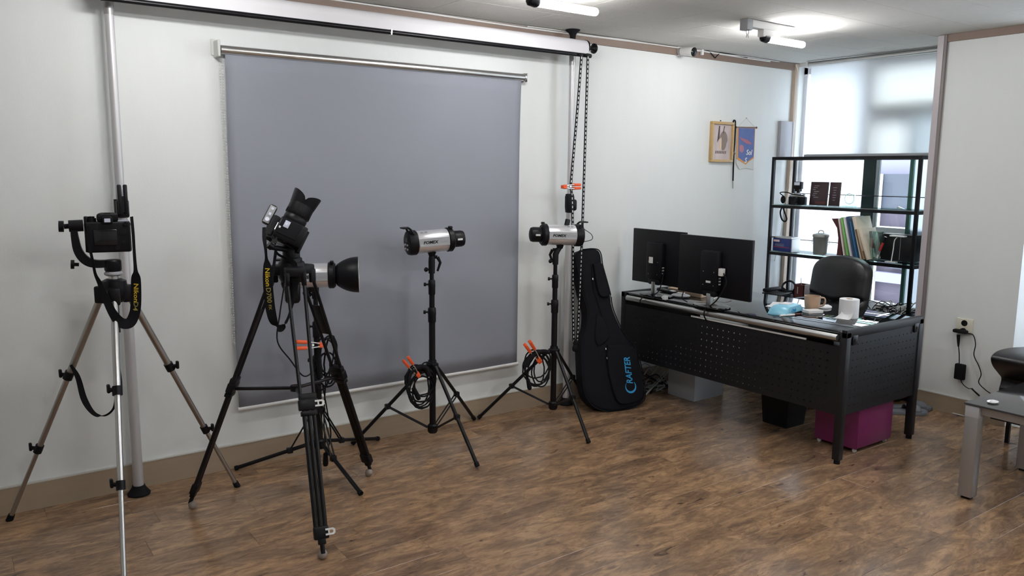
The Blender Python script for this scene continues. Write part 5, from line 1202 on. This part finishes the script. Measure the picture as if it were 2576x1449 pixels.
# ================================================================== coffee table, armchair
zT = .46; tx0, tx1, ty1, ty0 = 3.778, 4.46, 1.672, .55
t = thing('coffee_table', (4.1, 1.1, 0), 'black glass coffee table with satin grey square legs', 'table')
MB().bb((tx0, ty0, zT-.010), (tx1, ty1, zT), bev=.002).obj('glass_top', 'tableglass', t)
MB().bb((tx0+.02, ty1-.055, zT-.05), (tx1-.02, ty1-.025, zT-.012)).bb((tx0+.02, ty0+.03, zT-.05), (tx1-.02, ty0+.06, zT-.012)).bb((tx0+.025, ty0+.06, zT-.05), (tx0+.05, ty1-.055, zT-.012)).bb((tx1-.05, ty0+.06, zT-.05), (tx1-.025, ty1-.055, zT-.012)).obj('apron', 'tableled', t, bev=.002)
for x in (tx0+.006, tx1-.066):
    for y in (ty0+.006, ty1-.066):
        lg = MB().bb((x, y, .012), (x+.06, y+.06, zT-.012), bev=.003).obj('leg', 'tableled', t)
        MB().bb((x-.001, y-.001, zT-.065), (x+.061, y+.061, zT-.011), bev=.003).obj('corner_block', 'greybox', lg); MB().bb((x+.012, y+.012, 0), (x+.048, y+.048, .014)).obj('foot_pad', 'rubber', lg)
p = PZ(2497, 1014, zT); t = thing('soap_dish', p, 'small white oval dish on the black glass coffee table', 'dish'); MB(T(*p)).lathe([(.02, 0), (.026, .002), (.032, .008), (.030, .009), (.02, .005), (0, .004)], n=24, cap=False, sq=(1, .7)).obj('dish', 'white', t)
MB(T(*p)).ball((0, 0, .008), .018, 12, (1, .6, .4)).obj('soap', 'paper', t)
# armchair: rounded padded arm seen end-on
sx, sy = 4.72, 1.93
t = thing('armchair', (4.95, 1.6, 0), 'black leather armchair with flared padded arm at the right edge', 'armchair')
def ap(px, py): q = PY(px, py, sy); return (q.x, q.z)
prof = [ap(2576, 872), ap(2540, 874), ap(2510, 881), ap(2495, 892), ap(2491, 905), ap(2496, 922), ap(2508, 938), ap(2517, 950), ap(2516, 962), ap(2512, 976)]
x_in = 5.05; zb_ = .17
ol = prof+[(prof[-1][0]+.0, zb_), (x_in, zb_), (x_in, .40), (x_in+.03, .47), (x_in, prof[0][1]-.005)]
c = catmull([(a, b, 0) for a, b in prof], 4); ol = [(p.x, p.y) for p in c]+ol[len(prof):]
q = frame((0, sy, 0), V((1, 0, 0)), V((0, 0, 1)), V((0, -1, 0)))
MB(q).prism(ol, .62, bev=.008).obj('arm', 'leather', t, smooth=50)
MB().bb((4.62, 1.31, .17), (5.05, 1.90, .18)).obj('frame', 'black', t)
for x, y in ((4.80, 1.87), (4.80, 1.36), (5.0, 1.87), (5.0, 1.36)): MB().bb((x, y, 0), (x+.02, y+.02, .18)).obj('leg', 'blackm', t)

# ================================================================== back wall items
ys = YB-.02
a, b = PY(1787, 304, ys), PY(1847, 408, ys)
t = thing('framed_picture', ((a.x+b.x)/2, YB, a.z), 'sepia print in a gold wooden frame on the back wall', 'picture')
fx0, fx1, fz1, fz0 = a.x+.02, b.x-.022, PY(1800, 305, ys).z, PY(1815, 408, ys).z; fwid = .019
for (x0, x1, z0, z1, lb) in ((fx0, fx1, fz1-fwid, fz1, 0), (fx0, fx1, fz0, fz0+fwid, 0), (fx0, fx0+fwid, fz0+fwid, fz1-fwid, 0), (fx1-fwid, fx1, fz0+fwid, fz1-fwid, 0)):
    MB().bb((x0, YB-.028, z0), (x1, YB, z1), bev=.003).obj('frame_moulding', 'gold', t)
pr_ = MB().bb((fx0+fwid, YB-.012, fz0+fwid), (fx1-fwid, YB-.006, fz1-fwid)).obj('print', mat('sepia_print', (.55, .47, .46), .6, var=.35, vscale=9, stretch=(2, 1, .8)), t)
cxp, czp = (fx0+fx1)/2, (fz0+fz1)/2
m = MB(frame((cxp+.02, YB-.0125, czp+.01), V((1, 0, 0)), V((0, 0, 1)), V((0, -1, 0)))); m.prism([(.045*cos(a_)*(1 if a_ < pi else .8), .07*sin(a_)) for a_ in [2*pi*k/20 for k in range(20)]], .0006); m.obj('print_shape', mat('taupe_ink', (.24, .19, .17), .7), pr_)
m = MB(frame((cxp-.012, YB-.0128, czp-.005), V((1, 0, 0)), V((0, 0, 1)), V((0, -1, 0)))); m.prism([(-.012, -.045), (.012, -.05), (.010, .02), (.004, .04), (-.006, .03)], .0008); m.obj('print_shape', mat('peach_ink', (.75, .55, .38), .7), pr_)
m = MB(frame((cxp-.03, YB-.0128, fz1-.08), V((1, 0, 0)), V((0, 0, 1)), V((0, -1, 0)))); m.prism([(-.006, .05), (.006, .05), (.004, -.04), (-.02, -.07)], .0007); m.prism([(.05, .05), (.06, .05), (.045, -.01), (.04, .0)], .0007); m.obj('print_shape', mat('dark_ink', (.08, .06, .06), .7), pr_)
m = MB(frame((cxp, YB-.0128, fz0+.062), V((1, 0, 0)), V((0, 0, 1)), V((0, -1, 0))))
for k in range(7): m.prism([(-.065+.018*k, 0), (-.055+.018*k, 0), (-.052+.018*k, .022), (-.063+.018*k, .018)], .0006)
m.obj('print_shape', mat('brown_ink', (.16, .12, .11), .7), pr_)
MB().cyl((cxp-.01, YB-.006, fz1+.008), (cxp-.01, YB, fz1+.008), .004, n=8).obj('hanging_nail', 'black', t)
# bolo cord
yq = YB-.008
W3 = lambda px, py, y=yq: PY(px, py, y)
t = thing('cord_tie', W3(1846, 305), 'dark cord loop with round slide between the picture and the pennant', 'cord')
MB().tube(catmull([W3(1846, 385), W3(1844, 362), W3(1843, 335), W3(1845, 306), W3(1848, 303), W3(1850, 308), W3(1849, 340), W3(1848, 362), W3(1846, 385)], 6), .005, 7).obj('loop', 'web', t)
MB(T(*W3(1846, 386))).ball((0, 0, 0), .014, 14, (1, .6, 1)).obj('slide', 'dkwood', t)
MB().tube([W3(1846, 390), W3(1845, 420), W3(1844, 455)], [.0055, .0055, .005], 8).obj('tail', 'web', t); MB().tube([W3(1844, 455), W3(1844, 474)], [.005, .003], 8).obj('tip', 'alu', t)
MB().cyl(W3(1847, 304, YB), W3(1847, 304, YB-.02), .003, n=8).obj('hanging_nail', 'black', t)
# pennant
t = thing('pennant', W3(1877, 300), 'blue souvenir pennant with orange trim hanging on the back wall', 'pennant')
MB().cyl(W3(1852, 320), W3(1903, 321), .004, n=10).obj('rod', 'dkwood', t)
m = MB()
for e_ in (W3(1852, 320), W3(1903, 321)): m.ball(e_, .008, 10)
m.obj('rod_end', 'dkwood', t)
MB().tube([W3(1857, 319), W3(1878, 297), W3(1900, 320)], .0015, 6).obj('string', 'cream', t); MB().cyl(W3(1878, 297, YB), W3(1878, 297, YB-.018), .003, n=8).obj('hanging_nail', 'black', t)
qf = frame((0, yq+.002, 0), V((1, 0, 0)), V((0, 0, 1)), V((0, -1, 0)))
o2 = lambda pts: [(W3(*p).x, W3(*p).z) for p in pts]
MB(qf).prism(o2([(1853, 321), (1900, 322), (1896, 418), (1896, 427), (1876, 422), (1860, 426), (1852, 410)]), .0012).obj('fringe', 'selv', t)
MB(qf).prism(o2([(1854, 322), (1900, 322), (1896, 398), (1884, 406), (1876, 414), (1866, 408), (1853, 400)]), .0014, z0=.0012).obj('orange_border', mat('orange_braid', (.65, .30, .10), .7), t)
c_ = MB(qf).prism(o2([(1858, 322), (1898, 323), (1895, 394), (1876, 409), (1857, 396)]), .0014, z0=.0026).obj('cloth', 'pennant', t)
MB(qf).prism(o2([(1861, 345), (1868, 348), (1880, 352), (1890, 360), (1888, 364), (1876, 361), (1864, 352)]), .0006, z0=.004).obj('red_motif', mat('faded_red', (.40, .14, .20), .7), c_)
MB(qf).prism(o2([(1859, 368), (1864, 363), (1870, 368), (1871, 378), (1866, 385), (1860, 380)]), .0006, z0=.004).obj('red_motif', mat('faded_rose', (.45, .20, .26), .7), c_)
MB(frame(W3(1884, 384, yq-.003), V((1, 0, 0)), V((0, 0, 1)), V((0, -1, 0)))).text('Sol', .055, shear=.2, bold=.001).text('S', .055, T(-.035, -.06, 0), shear=.2, bold=.001).obj('lettering', 'white', c_, smooth=False)
# grey cover panel by the corner
a, b = PY(1966, 304, YB-.03), PY(1993, 392, YB-.03)
t = thing('wall_panel', ((a.x+b.x)/2, YB, 1.5), 'grey flat cover panel on the wall beside the window corner', 'panel')
MB().bb((a.x, YB-.03, 1.625), (b.x-.01, YB, a.z), bev=.002).obj('cover', 'panelg', t); MB().bb((b.x-.01, YB-.032, 1.625), (b.x, YB, a.z), bev=.001).obj('edge_strip', 'white', t)
# CCTV camera
c_ = PY(1712, 128, YB-.02); t = thing('security_camera', c_, 'white bullet security camera on the ceiling trim', 'security camera')
MB().cyl(V((c_.x, YB, c_.z)), V((c_.x, YB-.022, c_.z)), .036, .033, n=28).obj('wall_mount', 'white', t)
hb = PY(1732, 130, YB-.10); MB().tube([V((c_.x, YB-.02, c_.z)), V((c_.x+.01, YB-.05, c_.z+.003)), hb+V((-.01, .03, .01))], .011, 10).obj('arm', 'white', t)
dv = V((.10, -.95, -.14)).normalized(); 
bd = MB().lathe([(.022, -.06), (.028, -.055), (.030, .0), (.032, .04), (.030, .045)], frame(hb, *((lambda z, x: (x, z.cross(x), z))(dv, dv.orthogonal().normalized()))), 28).obj('housing', 'white', t)
MB().lathe([(.0305, .0), (.0305, .012), (.024, .016), (.0, .017)], frame(hb+dv*.036, *((lambda z, x: (x, z.cross(x), z))(dv, dv.orthogonal().normalized()))), 28, cap=False).obj('front_cover', 'blackg', bd)
MB(frame(hb+dv*.0535, *((lambda z, x: (x, z.cross(x), z))(dv, dv.orthogonal().normalized())))).lathe([(.009, -.002), (.009, .001), (.004, .002)], n=20).obj('lens', 'lens', bd)
# cables along ceiling edge
t = thing('ceiling_cable', (2.5, YB, 2.33), 'white cable running along the top of the brown trim', 'cable')
pts = [(-1.4, 2.337)]+[(x/10, 2.338+.004*sin(x*1.3)) for x in range(-8, 55, 4)]
MB().tube(catmull([(x, YB-.024, z) for x, z in pts], 5), .0045, 7).obj('cord', 'white', t)
MB().tube(catmull([(2.9+x*.2, YB-.032, 2.342+.002*sin(x*2)) for x in range(0, 13)], 5), .003, 7).obj('cord', 'white', t)
MB().tube(catmull([(5.505, YB-.035, 2.335), (5.535, YB-.04, 2.25), (5.53, YB-.038, 1.9), (5.54, YB-.04, 1.6), (5.50, YB-.04, 1.35), (5.44, YB-.03, 1.0), (5.40, YB-.02, .8)], 8), .003, 7).obj('drop_cord', 'white', t)
w_ = PY(1766, 131, YB-.03); MB().box((w_.x, YB-.03, w_.z), (.02, .02, .04), bev=.003).obj('connector', 'white', t)
t = thing('black_wire', PY(1785, 130, YB-.03), 'short black wire looped below the ceiling cable', 'wire')
MB().tube([PY(1772, 124, YB-.03), PY(1784, 128, YB-.03), PY(1799, 146, YB-.03), PY(1812, 132, YB-.03), PY(1835, 136, YB-.03), PY(1880, 145, YB-.03)], .0035, 6).obj('wire', 'rubber', t)
# ================================================================== roller blind over the window
xb = XR-.045
t = thing('roller_blind', (xb, 3.2, 2.33), 'white translucent roller blind half lowered over the window', 'blind')
by1 = PX(2035, 160, xb).y; by0 = 2.615; zr = 2.325
MB().cyl((xb, by0, zr), (xb, by1, zr), .019, n=24).obj('roller_tube', 'alu', t)
MB().bb((xb-.025, by1, zr-.025), (xb+.025, by1+.01, zr+.025), bev=.002).obj('bracket', 'white', t)
m = MB(); m.bb((xb+.016, by0, 1.64), (xb+.0175, by1-.012, zr)); m.obj('fabric', 'blind', t)
MB().bb((xb+.005, by0, 1.622), (xb+.028, by1, 1.645), bev=.004).obj('bottom_bar', 'grey', t)
